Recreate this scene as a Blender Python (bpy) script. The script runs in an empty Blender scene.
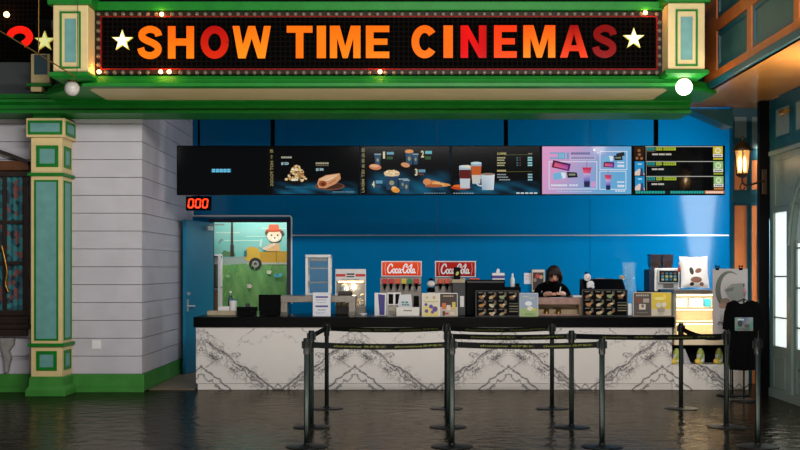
import bpy, bmesh, math, random
from mathutils import Vector, Matrix
random.seed(7)
C = bpy.context.scene.collection
F, HY, CX, H = 1111.1, 269.0, 400.0, 1.54      # focal length in px, horizon row, centre column, eye height
def X(px, D): return (px-CX)*D/F
def Z(py, D): return H+(HY-py)*D/F
def lin(v):
    v /= 255.0
    return v/12.92 if v <= .04045 else ((v+.055)/1.055)**2.4
def rgb(r, g, b): return (lin(r), lin(g), lin(b), 1.0)

# ------------------------------------------------------------------ materials
M = {}
def mat(name, col, rough=.5, metal=0., emit=None, strength=0., coat=0., noise=.0, nscale=20., bump=0., trans=0., alpha=1., spec=.5):
    m = bpy.data.materials.new(name); m.use_nodes = True
    nt = m.node_tree; p = nt.nodes['Principled BSDF']
    p.inputs['Base Color'].default_value = col
    p.inputs['Roughness'].default_value = rough
    p.inputs['Metallic'].default_value = metal
    p.inputs['Coat Weight'].default_value = coat
    p.inputs['Transmission Weight'].default_value = trans
    p.inputs['Alpha'].default_value = alpha
    p.inputs['Specular IOR Level'].default_value = spec
    if emit:
        p.inputs['Emission Color'].default_value = emit
        p.inputs['Emission Strength'].default_value = strength
    if noise or bump:
        tc = nt.nodes.new('ShaderNodeTexCoord'); nz = nt.nodes.new('ShaderNodeTexNoise')
        nz.inputs['Scale'].default_value = nscale; nz.inputs['Detail'].default_value = 5
        nt.links.new(tc.outputs['Object'], nz.inputs['Vector'])
        if noise:
            mx = nt.nodes.new('ShaderNodeMix'); mx.data_type = 'RGBA'; mx.blend_type = 'MULTIPLY'
            mx.inputs['Factor'].default_value = 1.0
            mx.inputs['A'].default_value = col
            r = nt.nodes.new('ShaderNodeMapRange')
            r.inputs['From Min'].default_value = .3; r.inputs['From Max'].default_value = .7
            r.inputs['To Min'].default_value = 1-noise; r.inputs['To Max'].default_value = 1
            nt.links.new(nz.outputs['Fac'], r.inputs['Value'])
            nt.links.new(r.outputs['Result'], mx.inputs['B'])
            nt.links.new(mx.outputs['Result'], p.inputs['Base Color'])
        if bump:
            b = nt.nodes.new('ShaderNodeBump'); b.inputs['Strength'].default_value = bump; b.inputs['Distance'].default_value = .01
            nt.links.new(nz.outputs['Fac'], b.inputs['Height']); nt.links.new(b.outputs['Normal'], p.inputs['Normal'])
    M[name] = m
    return m
mat('green', rgb(18,122,34), .45, noise=.2, nscale=6, spec=.25)
mat('green_base', rgb(62,140,52), .45, noise=.25, nscale=5)
mat('cream', rgb(222,198,140), .5, noise=.12, nscale=7)
mat('aqua', rgb(104,160,156), .5, noise=.18, nscale=9)
mat('siding', rgb(196,192,200), .6, noise=.12, nscale=3)
mat('grey_wall', rgb(66,72,74), .7, noise=.2, nscale=3)
mat('dark_wall', rgb(8,9,9), .8, spec=.1, noise=.3, nscale=3)
mat('blue_wall', rgb(0,122,180), .1, spec=.22, noise=.08, nscale=1.2)
mat('blue_door', rgb(0,122,160), .4, noise=.1, nscale=5)
mat('navy', rgb(8,26,56), .5)
mat('teal', rgb(12,74,84), .4, noise=.2, nscale=6)
mat('orange', rgb(214,122,64), .45, noise=.15, nscale=6)
mat('orange_rail', rgb(180,96,34), .42, noise=.25, nscale=6)
mat('bay_panel', rgb(46,90,86), .45, noise=.25, nscale=6)
mat('pale_panel', rgb(110,128,124), .45, noise=.15, nscale=6)
mat('soffit_gold', rgb(196,132,66), .3, noise=.25, nscale=2.5, coat=.3)
mat('soffit_cream', rgb(214,192,140), .5, noise=.12, nscale=2)
mat('door_green', rgb(106,126,120), .42, noise=.15, nscale=6)
mat('black', rgb(8,8,9), .4, noise=.2, nscale=8, spec=.05)
mat('worktop', rgb(6,6,7), .3, noise=.2, nscale=8, spec=.08)
mat('black_matt', rgb(7,7,8), .7, noise=.2, nscale=12, spec=.1)
mat('dark_grey', rgb(44,46,48), .5, noise=.15, nscale=10)
mat('post', rgb(20,31,29), .3, metal=.6, noise=.15, nscale=14)
mat('post_head', rgb(9,13,12), .4, spec=.2, noise=.1, nscale=14)
mat('belt', rgb(5,6,6), .8, noise=.2, nscale=30, spec=.05)
mat('belt_gold', rgb(58,62,22), .7, spec=.1)
mat('steel', rgb(146,138,130), .32, metal=.85, noise=.15, nscale=9)
mat('silver', rgb(205,205,205), .35, metal=.6, noise=.1, nscale=9)
mat('white', rgb(232,230,228), .45, noise=.06, nscale=8)
mat('paper', rgb(228,228,232), .7, noise=.04, nscale=8)
mat('red', rgb(206,30,26), .4, noise=.1, nscale=10)
mat('red_trim', rgb(140,10,8), .6, spec=.1, noise=.2, nscale=20)
mat('beads', rgb(40,32,25), .5, noise=.4, nscale=60, spec=.15)
mat('bulb_off', rgb(104,92,76), .3)
mat('bulb_on', rgb(255,225,190), .4, emit=rgb(255,196,130), strength=5)
mat('globe_on', rgb(255,250,240), .4, emit=rgb(255,242,222), strength=5)
mat('globe_off', rgb(196,190,186), .3, noise=.04, nscale=20)
mat('star', rgb(235,240,235), .5, emit=rgb(236,240,226), strength=.9)
mat('star_yellow', rgb(225,230,150), .5, emit=rgb(226,228,150), strength=.75)
mat('star_edge', rgb(210,200,90), .5, emit=rgb(215,200,90), strength=.6)
mat('letter_side', rgb(60,14,6), .5)
mat('dark_wood', rgb(44,28,18), .45, noise=.4, nscale=12)
mat('wood_orange', rgb(104,60,22), .5, noise=.3, nscale=12)
mat('wood_pale', rgb(196,168,128), .5, noise=.2, nscale=12)
mat('bronze', rgb(58,42,26), .4, metal=.6, noise=.2, nscale=20)
mat('lantern_glass', rgb(255,214,150), .3, alpha=.35)
mat('brass', rgb(150,112,52), .35, metal=.8, noise=.2, nscale=20)
mat('stone_grey', rgb(150,146,142), .7, noise=.3, nscale=20)
mat('pink_stone', rgb(178,140,128), .35, noise=.3, nscale=14)
mat('tan_floor', rgb(120,104,84), .6, noise=.25, nscale=4)
mat('card', rgb(196,178,148), .7, noise=.15, nscale=12)
mat('skin', rgb(226,172,146), .5)
mat('hair', rgb(34,24,18), .5, spec=.3, noise=.3, nscale=60)
mat('shirt', rgb(9,9,10), .9, spec=.05, noise=.3, nscale=20)
mat('trousers', rgb(24,24,30), .8)
mat('cushion', rgb(238,238,240), .8, noise=.05, nscale=10)
mat('brown_fabric', rgb(140,100,84), .8, noise=.2, nscale=20)
mat('glass', rgb(225,240,245), .03, trans=1.0, spec=.5)
mat('clear_glass', rgb(190,215,225), .05, alpha=.10)
mat('cup_plastic', rgb(190,225,240), .15, alpha=.10)
mat('clear_blue', rgb(170,215,235), .1, alpha=.28)
mat('hopper', rgb(70,52,50), .12, alpha=.8)
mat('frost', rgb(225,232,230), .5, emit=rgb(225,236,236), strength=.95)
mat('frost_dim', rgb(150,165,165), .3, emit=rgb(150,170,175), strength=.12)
mat('case_light', rgb(255,240,215), .5, emit=rgb(255,226,186), strength=3.0)
mat('warm_light', rgb(255,230,190), .5, emit=rgb(255,206,140), strength=5)
mat('led_red', rgb(255,50,20), .5, emit=rgb(255,58,24), strength=2.2)
mat('orange_cap', rgb(226,84,40), .45)
mat('yellow_cap', rgb(206,190,60), .45)
mat('green_cap', rgb(40,128,62), .45)
mat('teal_lid', rgb(30,120,140), .4)
mat('bottle_green', rgb(22,60,36), .15, coat=.5)
mat('juice', rgb(178,190,96), .25, coat=.4)
mat('purple', rgb(66,50,140), .5)
mat('cream_case', rgb(236,214,180), .45, noise=.08, nscale=8)
mat('curtain_brown', rgb(110,66,34), .8, noise=.3, nscale=20)

def attr_mat(name, emissive, strength=1.0, rough=.6):
    m = bpy.data.materials.new(name); m.use_nodes = True
    nt = m.node_tree; p = nt.nodes['Principled BSDF']
    a = nt.nodes.new('ShaderNodeAttribute'); a.attribute_name = 'Col'
    p.inputs['Roughness'].default_value = rough
    if emissive:
        p.inputs['Base Color'].default_value = (.003,.003,.003,1)
        p.inputs['Specular IOR Level'].default_value = .15
        p.inputs['Roughness'].default_value = .08
        nt.links.new(a.outputs['Color'], p.inputs['Emission Color'])
        p.inputs['Emission Strength'].default_value = strength
    else:
        nt.links.new(a.outputs['Color'], p.inputs['Base Color'])
    M[name] = m
attr_mat('screen', True, .85)
attr_mat('letter_glow', True, 1.15)
attr_mat('print', False, rough=.55)

def nodes_of(name):
    m = bpy.data.materials.new(name); m.use_nodes = True
    M[name] = m
    return m.node_tree, m.node_tree.nodes['Principled BSDF']
def nn(nt, t, **kw):
    n = nt.nodes.new(t)
    for k, v in kw.items(): setattr(n, k, v)
    return n
def mth(nt, op, a, b=None, c=None, clamp=False):
    n = nt.nodes.new('ShaderNodeMath'); n.operation = op; n.use_clamp = clamp
    for i, v in enumerate((a, b, c)):
        if v is None: continue
        if isinstance(v, (int, float)): n.inputs[i].default_value = v
        else: nt.links.new(v, n.inputs[i])
    return n.outputs[0]

# polished dark floor with long soft ripples
nt, p = nodes_of('floor_stone')
tc = nn(nt, 'ShaderNodeTexCoord')
mp = nn(nt, 'ShaderNodeMapping'); mp.inputs['Scale'].default_value = (1.4, 1.9, 1)
nt.links.new(tc.outputs['Object'], mp.inputs['Vector'])
n1 = nn(nt, 'ShaderNodeTexNoise'); n1.inputs['Scale'].default_value = 2.6; n1.inputs['Detail'].default_value = 8; n1.inputs['Roughness'].default_value = .65
nt.links.new(mp.outputs['Vector'], n1.inputs['Vector'])
cr = nn(nt, 'ShaderNodeValToRGB')
cr.color_ramp.elements[0].position = .3; cr.color_ramp.elements[0].color = rgb(12,11,9)
cr.color_ramp.elements[1].position = .75; cr.color_ramp.elements[1].color = rgb(30,27,22)
nt.links.new(n1.outputs['Fac'], cr.inputs['Fac']); nt.links.new(cr.outputs['Color'], p.inputs['Base Color'])
n2 = nn(nt, 'ShaderNodeTexNoise'); n2.inputs['Scale'].default_value = 3.6; n2.inputs['Detail'].default_value = 3
nt.links.new(mp.outputs['Vector'], n2.inputs['Vector'])
bp = nn(nt, 'ShaderNodeBump'); bp.inputs['Strength'].default_value = .55; bp.inputs['Distance'].default_value = .03
nt.links.new(n2.outputs['Fac'], bp.inputs['Height']); nt.links.new(bp.outputs['Normal'], p.inputs['Normal'])
rr = nn(nt, 'ShaderNodeMapRange'); rr.inputs['To Min'].default_value = .10; rr.inputs['To Max'].default_value = .26
nt.links.new(n1.outputs['Fac'], rr.inputs['Value']); nt.links.new(rr.outputs['Result'], p.inputs['Roughness'])
p.inputs['Specular IOR Level'].default_value = 0
gl = nn(nt, 'ShaderNodeBsdfGlossy'); gl.inputs['Color'].default_value = (1,.92,.80,1)
nt.links.new(rr.outputs['Result'], gl.inputs['Roughness']); nt.links.new(bp.outputs['Normal'], gl.inputs['Normal'])
ms = nn(nt, 'ShaderNodeMixShader'); ms.inputs[0].default_value = .25
nt.links.new(p.outputs[0], ms.inputs[1]); nt.links.new(gl.outputs[0], ms.inputs[2])
nt.links.new(ms.outputs[0], nt.nodes['Material Output'].inputs['Surface'])

# bookmatched white marble, slabs of one metre mirrored edge to edge
SLAB, SLAB0 = .978, X(278,14.14)
nt, p = nodes_of('marble')
tc = nn(nt, 'ShaderNodeTexCoord'); sx = nn(nt, 'ShaderNodeSeparateXYZ')
geo = nn(nt, 'ShaderNodeNewGeometry')
nt.links.new(geo.outputs['Position'], sx.inputs[0])
u = mth(nt, 'PINGPONG', mth(nt, 'ADD', mth(nt, 'SUBTRACT', sx.outputs['X'], SLAB0), SLAB*8), SLAB)
v = sx.outputs['Z']
cb = nn(nt, 'ShaderNodeCombineXYZ'); nt.links.new(u, cb.inputs[0]); nt.links.new(v, cb.inputs[1])
def noise(scale, det, vec=cb.outputs[0], rough=.6, off=0):
    n = nn(nt, 'ShaderNodeTexNoise'); n.inputs['Scale'].default_value = scale; n.inputs['Detail'].default_value = det; n.inputs['Roughness'].default_value = rough
    if off:
        m_ = nn(nt, 'ShaderNodeVectorMath'); m_.operation = 'ADD'; m_.inputs[1].default_value = (off, off*1.7, off*.6)
        nt.links.new(vec, m_.inputs[0]); nt.links.new(m_.outputs[0], n.inputs['Vector'])
    else: nt.links.new(vec, n.inputs['Vector'])
    return n.outputs['Fac']
wob = mth(nt, 'SUBTRACT', noise(5, 6, off=3), .5)
wob2 = mth(nt, 'SUBTRACT', noise(14, 5, off=9), .5)
fade = noise(4.5, 3, off=21)
total = None
#            a*u + b*v + c = 0   amp  width  strength  keep-threshold
veins = [(-.57, .82, .010, .14, .0075, 1.0, .0),
         (-.60, .80, .070, .26, .0060, .95, .36),
         (-.57, .82, .120, .34, .0060, 1.0, .40),
         (-.66, .75, .210, .30, .0045, .85, .44),
         (-.55, .83, -.075, .34, .0050, .9, .46),
         (.62, .78, -.800, .16, .0040, .7, .50),
         (.62, .78, -.055, .12, .0055, .9, .0),
         (-.62, .785, .372, .14, .0065, 1.0, .0),
         (-.60, .80, .415, .22, .0050, .9, .38),
         (.30, .95, -.700, .34, .0035, .6, .50)]
# keep each vein to its own stretch of the slab
lims = [(.0,.92),(0.05,.9),(.2,.98),(.1,.98),(.25,.95),(.3,.98),(0,.12),(.5,.98),(.5,.98),(0,.98)]
for (a, b, c, amp, w, st, th), (lo, hi) in zip(veins, lims):
    d = mth(nt, 'ADD', mth(nt, 'ADD', mth(nt, 'MULTIPLY', u, a), mth(nt, 'MULTIPLY', v, b)), c)
    d = mth(nt, 'ADD', d, mth(nt, 'ADD', mth(nt, 'MULTIPLY', wob, amp), mth(nt, 'MULTIPLY', wob2, amp*.45)))
    k = mth(nt, 'SUBTRACT', 1.0, mth(nt, 'DIVIDE', mth(nt, 'ABSOLUTE', d), w*2.6), clamp=True)
    if th: k = mth(nt, 'MULTIPLY', k, mth(nt, 'MULTIPLY', mth(nt, 'SUBTRACT', fade, th-.05), 9.0, clamp=True))
    k = mth(nt, 'MULTIPLY', k, mth(nt, 'MULTIPLY', mth(nt, 'GREATER_THAN', u, lo), mth(nt, 'LESS_THAN', u, hi)))
    k = mth(nt, 'MULTIPLY', k, st*.95)
    total = k if total is None else mth(nt, 'MAXIMUM', total, k)
# crackled network that follows the main diagonal
nz1 = noise(8, 7, off=41, rough=.62)
ridge = mth(nt, 'SUBTRACT', 1.0, mth(nt, 'MULTIPLY', mth(nt, 'ABSOLUTE', mth(nt, 'SUBTRACT', nz1, .5)), 26.0), clamp=True)
bd = mth(nt, 'ADD', mth(nt, 'ADD', mth(nt, 'MULTIPLY', u, -.57), mth(nt, 'MULTIPLY', v, .82)), mth(nt, 'ADD', mth(nt, 'MULTIPLY', wob, .3), .07))
bmask = mth(nt, 'MULTIPLY', mth(nt, 'SUBTRACT', 1.0, mth(nt, 'DIVIDE', mth(nt, 'ABSOLUTE', bd), .15), clamp=True), mth(nt, 'MULTIPLY', mth(nt, 'GREATER_THAN', u, .12), 1.6), clamp=True)
total = mth(nt, 'MAXIMUM', total, mth(nt, 'MULTIPLY', mth(nt, 'MULTIPLY', ridge, bmask), .65))
# smoky halo along the main diagonal
hd = mth(nt, 'ADD', mth(nt, 'ADD', mth(nt, 'MULTIPLY', u, -.62), mth(nt, 'MULTIPLY', v, .79)), mth(nt, 'ADD', mth(nt, 'MULTIPLY', wob, .4), .15))
halo = mth(nt, 'MULTIPLY', mth(nt, 'SUBTRACT', 1.0, mth(nt, 'DIVIDE', mth(nt, 'ABSOLUTE', hd), .16), clamp=True), mth(nt, 'MULTIPLY', mth(nt, 'SUBTRACT', fade, .42), 2.2, clamp=True))
total = mth(nt, 'ADD', total, mth(nt, 'MULTIPLY', halo, .5), clamp=True)
cl = mth(nt, 'MULTIPLY', noise(2.2, 3, off=31), .16)
total = mth(nt, 'ADD', total, mth(nt, 'SUBTRACT', cl, .05), clamp=True)
mx = nn(nt, 'ShaderNodeMix', data_type='RGBA')
mx.inputs['A'].default_value = rgb(226,221,216); mx.inputs['B'].default_value = rgb(58,50,60)
nt.links.new(total, mx.inputs['Factor']); nt.links.new(mx.outputs['Result'], p.inputs['Base Color'])
p.inputs['Roughness'].default_value = .3

# black sign face with a faint square grid of unlit cells
nt, p = nodes_of('led_grid')
tc = nn(nt, 'ShaderNodeTexCoord')
br = nn(nt, 'ShaderNodeTexBrick'); br.offset = 0; br.inputs['Scale'].default_value = 1
br.inputs['Color1'].default_value = rgb(4,4,4); br.inputs['Color2'].default_value = rgb(6,5,5); br.inputs['Mortar'].default_value = rgb(15,13,11)
br.inputs['Brick Width'].default_value = .055; br.inputs['Row Height'].default_value = .055; br.inputs['Mortar Size'].default_value = .008
mp = nn(nt, 'ShaderNodeMapping'); mp.inputs['Rotation'].default_value = (math.pi/2, 0, 0)
nt.links.new(tc.outputs['Object'], mp.inputs['Vector']); nt.links.new(mp.outputs['Vector'], br.inputs['Vector'])
nt.links.new(br.outputs['Color'], p.inputs['Base Color']); p.inputs['Roughness'].default_value = .8; p.inputs['Specular IOR Level'].default_value = .0
# patterned curtain cloth
nt, p = nodes_of('curtain_cloth')
tc = nn(nt, 'ShaderNodeTexCoord'); vo = nn(nt, 'ShaderNodeTexVoronoi'); vo.inputs['Scale'].default_value = 16
nt.links.new(tc.outputs['Object'], vo.inputs['Vector'])
cr = nn(nt, 'ShaderNodeValToRGB'); cr.color_ramp.interpolation = 'CONSTANT'
cr.color_ramp.elements[0].color = rgb(24,80,92); cr.color_ramp.elements[1].position = .62; cr.color_ramp.elements[1].color = rgb(112,66,64)
e = cr.color_ramp.elements.new(.28); e.color = rgb(36,112,118)
e = cr.color_ramp.elements.new(.78); e.color = rgb(16,44,54)
sp = nn(nt, 'ShaderNodeSeparateColor'); nt.links.new(vo.outputs['Color'], sp.inputs[0]); nt.links.new(sp.outputs[0], cr.inputs['Fac'])
nt.links.new(cr.outputs['Color'], p.inputs['Base Color']); p.inputs['Roughness'].default_value = .7

# ------------------------------------------------------------------ mesh helper
class MB:
    def __init__(s): s.v, s.f, s.m, s.s, s.c = [], [], [], [], []
    def add(s, vs, fs, mi=0, smooth=False, cols=None):
        b = len(s.v); s.v += [Vector(q) for q in vs]
        for i, f in enumerate(fs):
            s.f.append([b+j for j in f]); s.m.append(mi); s.s.append(smooth)
            s.c.append(None if cols is None else (cols if not isinstance(cols, list) else [cols[j] for j in f]))
    def box(s, x0, x1, y0, y1, z0, z1, mi=0, b=0., T=None):
        if x0 > x1: x0, x1 = x1, x0
        if y0 > y1: y0, y1 = y1, y0
        if z0 > z1: z0, z1 = z1, z0
        if b <= 0:
            vs = [(x, y, z) for z in (z0, z1) for y in (y0, y1) for x in (x0, x1)]
            fs = [(0,2,3,1),(4,5,7,6),(0,1,5,4),(2,6,7,3),(0,4,6,2),(1,3,7,5)]
        else:
            bm = bmesh.new(); bmesh.ops.create_cube(bm, size=1)
            for q in bm.verts: q.co = Vector(((x0+x1)/2+q.co.x*(x1-x0), (y0+y1)/2+q.co.y*(y1-y0), (z0+z1)/2+q.co.z*(z1-z0)))
            b = min(b, .45*min(x1-x0, y1-y0, z1-z0))
            bmesh.ops.bevel(bm, geom=bm.edges[:], offset=b, segments=2, profile=.6, affect='EDGES')
            vs = [q.co.copy() for q in bm.verts]; bm.verts.index_update()
            fs = [[q.index for q in f.verts] for f in bm.faces]; bm.free()
        if T is not None: vs = [T @ Vector(q) for q in vs]
        s.add(vs, fs, mi); return s
    def loft(s, rings, mi=0, smooth=True, cap=True, closed=True):
        n = len(rings[0]); vs = [q for r in rings for q in r]; fs = []
        for i in range(len(rings)-1):
            for j in range(n if closed else n-1):
                k = (j+1) % n
                fs.append((i*n+j, i*n+k, (i+1)*n+k, (i+1)*n+j))
        s.add(vs, fs, mi, smooth)
        if cap and closed:
            s.add(rings[0], [list(range(n))[::-1]], mi); s.add(rings[-1], [list(range(n))], mi)
        return s
    def lathe(s, c, prof, n=24, mi=0, axis='z', smooth=True):
        cx, cy, cz = c; rings = []
        for r, h in prof:
            rg = []
            for j in range(n):
                a = 2*math.pi*j/n; u_, w_ = max(r, 1e-4)*math.cos(a), max(r, 1e-4)*math.sin(a)
                rg.append((cx+u_, cy+w_, cz+h) if axis == 'z' else (cx+u_, cy-h, cz+w_) if axis == 'y' else (cx+h, cy+u_, cz+w_))
            rings.append(rg)
        return s.loft(rings, mi, smooth)
    def cyl(s, p0, p1, r0, r1=None, n=14, mi=0, smooth=True):
        return s.tube([p0, p1], [r0, r0 if r1 is None else r1], n, mi, smooth)
    def tube(s, pts, r, n=10, mi=0, smooth=True):
        pts = [Vector(q) for q in pts]
        if not isinstance(r, (list, tuple)): r = [r]*len(pts)
        rings = []; up = None
        for i, q in enumerate(pts):
            t = (pts[min(i+1, len(pts)-1)]-pts[max(i-1, 0)]).normalized()
            if up is None:
                up = Vector((0,0,1)) if abs(t.z) < .9 else Vector((0,1,0))
            a = t.cross(up).normalized(); bb = a.cross(t).normalized(); up = bb
            rings.append([q+a*math.cos(2*math.pi*j/n)*r[i]+bb*math.sin(2*math.pi*j/n)*r[i] for j in range(n)])
        return s.loft(rings, mi, smooth)
    def sphere(s, c, r, n=20, m=12, mi=0, sc=(1,1,1)):
        rings = []
        for i in range(m+1):
            th = math.pi*i/m
            rings.append([(c[0]+max(r*math.sin(th), 1e-4)*math.cos(2*math.pi*j/n)*sc[0], c[1]+max(r*math.sin(th), 1e-4)*math.sin(2*math.pi*j/n)*sc[1], c[2]-r*math.cos(th)*sc[2]) for j in range(n)])
        return s.loft(rings, mi, True, cap=False)
    def prism(s, poly, y0, y1, mi=0, mside=None, cols=None):      # polygon of (x,z), extruded in y; y0 is the face to the viewer
        ar = sum(poly[i][0]*poly[(i+1)%len(poly)][1]-poly[(i+1)%len(poly)][0]*poly[i][1] for i in range(len(poly)))
        if ar < 0: poly = poly[::-1]; cols = cols[::-1] if isinstance(cols, list) else cols
        n = len(poly); f = [(x, y0, z) for x, z in poly]; b = [(x, y1, z) for x, z in poly]
        s.add(f, [list(range(n))], mi, cols=cols); s.add(b, [list(range(n))[::-1]], mi if mside is None else mside)
        s.add(f+b, [(i, n+i, n+(i+1)%n, (i+1)%n) for i in range(n)], mi if mside is None else mside)
        return s
    def ring(s, x0, x1, z0, z1, w, y0, y1, mi=0, b=0.):           # four-sided frame facing -y
        s.box(x0, x1, y0, y1, z1-w, z1, mi, b); s.box(x0, x1, y0, y1, z0, z0+w, mi, b)
        s.box(x0, x0+w, y0, y1, z0+w, z1-w, mi, b); s.box(x1-w, x1, y0, y1, z0+w, z1-w, mi, b); return s
    def ringx(s, y0, y1, z0, z1, w, x0, x1, mi=0):                # four-sided frame facing +/-x
        s.box(x0, x1, y0, y1, z1-w, z1, mi); s.box(x0, x1, y0, y1, z0, z0+w, mi)
        s.box(x0, x1, y0, y0+w, z0+w, z1-w, mi); s.box(x0, x1, y1-w, y1, z0+w, z1-w, mi); return s
    def build(s, name, mats, parent=None, smooth=None):
        if not isinstance(mats, (list, tuple)): mats = [mats]
        me = bpy.data.meshes.new(name)
        o = bpy.data.objects.new(name, me); C.objects.link(o)
        off = Vector((0,0,0)); q = parent
        if parent is None:
            if s.v:
                lo = Vector([min(a[i] for a in s.v) for i in range(3)]); hi = Vector([max(a[i] for a in s.v) for i in range(3)])
                off = Vector(((lo.x+hi.x)/2, (lo.y+hi.y)/2, lo.z)); o.location = off
        else:
            o.parent = parent
            while q is not None: off += q.location; q = q.parent
        me.from_pydata([a-off for a in s.v], [], s.f)
        for m_ in mats: me.materials.append(M[m_])
        for i, pl in enumerate(me.polygons): pl.material_index = s.m[i]; pl.use_smooth = s.s[i]
        if any(c is not None for c in s.c):
            at = me.color_attributes.new('Col', 'FLOAT_COLOR', 'CORNER')
            for i, pl in enumerate(me.polygons):
                c = s.c[i]
                for k, li in enumerate(pl.loop_indices):
                    at.data[li].color = (.02,.02,.02,1) if c is None else (c[k] if isinstance(c, list) else c)
        me.update(); return o

def tag(o, label=None, cat=None, group=None, kind=None):
    if label: o['label'] = label
    if cat: o['category'] = cat
    if group: o['group'] = group
    if kind: o['kind'] = kind
    return o
def thing(name, label, cat, loc, group=None, kind=None):
    o = bpy.data.objects.new(name, None); C.objects.link(o); o.location = loc; o.empty_display_size = .1
    return tag(o, label, cat, group, kind)

# flat pictures: shapes stacked a fraction of a millimetre apart on a real panel facing the hall
_tc = {}
def text_geo(body, bold=0.):
    key = (body, bold)
    if key not in _tc:
        c = bpy.data.curves.new('t', 'FONT'); c.body = body; c.size = 1; c.offset = bold; c.resolution_u = 2
        o = bpy.data.objects.new('t', c); C.objects.link(o)
        dg = bpy.context.evaluated_depsgraph_get(); dg.update()
        me = bpy.data.meshes.new_from_object(o.evaluated_get(dg))
        vs = [(q.co.x, q.co.y) for q in me.vertices]; fs = [list(q.vertices) for q in me.polygons]
        bpy.data.objects.remove(o); bpy.data.meshes.remove(me); bpy.data.curves.remove(c)
        xs = [q[0] for q in vs]; ys = [q[1] for q in vs]
        x0, x1, y0, y1 = min(xs), max(xs), min(ys), max(ys)
        _tc[key] = ([((a-x0)/(x1-x0), (b-y0)/(y1-y0)) for a, b in vs], fs)
    return _tc[key]
class Art(MB):                                                   # coordinates in photo pixels on the plane y = D
    def __init__(s, D, step=.0007, d0=.0004): super().__init__(); s.D, s.n, s.step, s.d0 = D, 0, step, d0
    def P(s, x, y): return (X(x, s.D), s.D-s.d0-s.n*s.step, Z(y, s.D))
    def shape(s, pts, col, mi=0):
        cols = col if isinstance(col, list) else [col]*len(pts)
        ar = sum(pts[i][0]*pts[(i+1)%len(pts)][1]-pts[(i+1)%len(pts)][0]*pts[i][1] for i in range(len(pts)))
        if ar > 0: pts = pts[::-1]; cols = cols[::-1]
        s.add([s.P(*q) for q in pts], [list(range(len(pts)))], mi, cols=list(cols)); s.n += 1
    def rect(s, x0, y0, x1, y1, col, mi=0): s.shape([(x0,y0),(x1,y0),(x1,y1),(x0,y1)], col, mi)
    def grid(s, x0, y0, x1, y1, fn, nx=16, ny=10, mi=0):
        vs, cs, fs = [], [], []
        for j in range(ny+1):
            for i in range(nx+1):
                a, b = i/nx, j/ny; vs.append(s.P(x0+(x1-x0)*a, y0+(y1-y0)*b)); cs.append(fn(a, b))
        for j in range(ny):
            for i in range(nx): q = j*(nx+1)+i; fs.append((q, q+nx+1, q+nx+2, q+1))
        s.add(vs, fs, mi, cols=cs); s.n += 1
    def ell(s, cx, cy, rx, ry, col, n=18, rot=0., mi=0):
        s.shape([(cx+rx*math.cos(2*math.pi*k/n)*math.cos(rot)-ry*math.sin(2*math.pi*k/n)*math.sin(rot), cy+rx*math.cos(2*math.pi*k/n)*math.sin(rot)+ry*math.sin(2*math.pi*k/n)*math.cos(rot)) for k in range(n)], col, mi)
    def frame(s, x0, y0, x1, y1, w, col, mi=0):
        s.rect(x0, y0, x1, y0+w, col, mi); s.rect(x0, y1-w, x1, y1, col, mi); s.rect(x0, y0, x0+w, y1, col, mi); s.rect(x1-w, y0, x1, y1, col, mi)
    def line(s, pts, w, col, mi=0):
        for (xa, ya), (xb, yb) in zip(pts, pts[1:]):
            L = math.hypot(xb-xa, yb-ya) or 1; dx, dy = -(yb-ya)/L*w/2, (xb-xa)/L*w/2
            s.shape([(xa+dx,ya+dy),(xb+dx,yb+dy),(xb-dx,yb-dy),(xa-dx,ya-dy)], col, mi)
    def stroke(s, pts, w, col, mi=0):                            # smooth strip of varying width
        ws = w if isinstance(w, list) else [w]*len(pts); L, R = [], []
        for i in range(len(pts)):
            a, b = pts[max(i-1,0)], pts[min(i+1,len(pts)-1)]; l = math.hypot(b[0]-a[0], b[1]-a[1]) or 1
            nx, ny = -(b[1]-a[1])/l*ws[i]/2, (b[0]-a[0])/l*ws[i]/2
            L.append(s.P(pts[i][0]+nx, pts[i][1]+ny)); R.append(s.P(pts[i][0]-nx, pts[i][1]-ny))
        n = len(pts); s.add(L+R, [(i, i+1, n+i+1, n+i) for i in range(n-1)], mi, cols=col); s.n += 1
    def text(s, body, x0, y0, x1, y1, col, bold=0., rot=False, mi=0):
        vs, fs = text_geo(body, bold)
        if rot: w = [s.P(x1-(x1-x0)*b, y0+(y1-y0)*a) for a, b in vs]
        else: w = [s.P(x0+(x1-x0)*a, y1-(y1-y0)*b) for a, b in vs]
        s.add(w, fs, mi, cols=col); s.n += 1
    def bars(s, x0, y0, x1, y1, col, n, gap=.25):                # unreadable small print as dashes
        w = (x1-x0)/n
        for i in range(n): s.rect(x0+i*w, y0, x0+i*w+w*(1-gap), y1, col)
        return s
def spline(pts, n=8):
    out = []
    for i in range(len(pts)-1):
        p0, p1, p2, p3 = pts[max(i-1,0)], pts[i], pts[i+1], pts[min(i+2, len(pts)-1)]
        for k in range(n):
            t = k/n
            out.append(tuple(.5*(2*p1[d]+(p2[d]-p0[d])*t+(2*p0[d]-5*p1[d]+4*p2[d]-p3[d])*t*t+(3*p1[d]-p0[d]-3*p2[d]+p3[d])*t**3) for d in range(len(p1))))
    return out+[tuple(pts[-1])]

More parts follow.
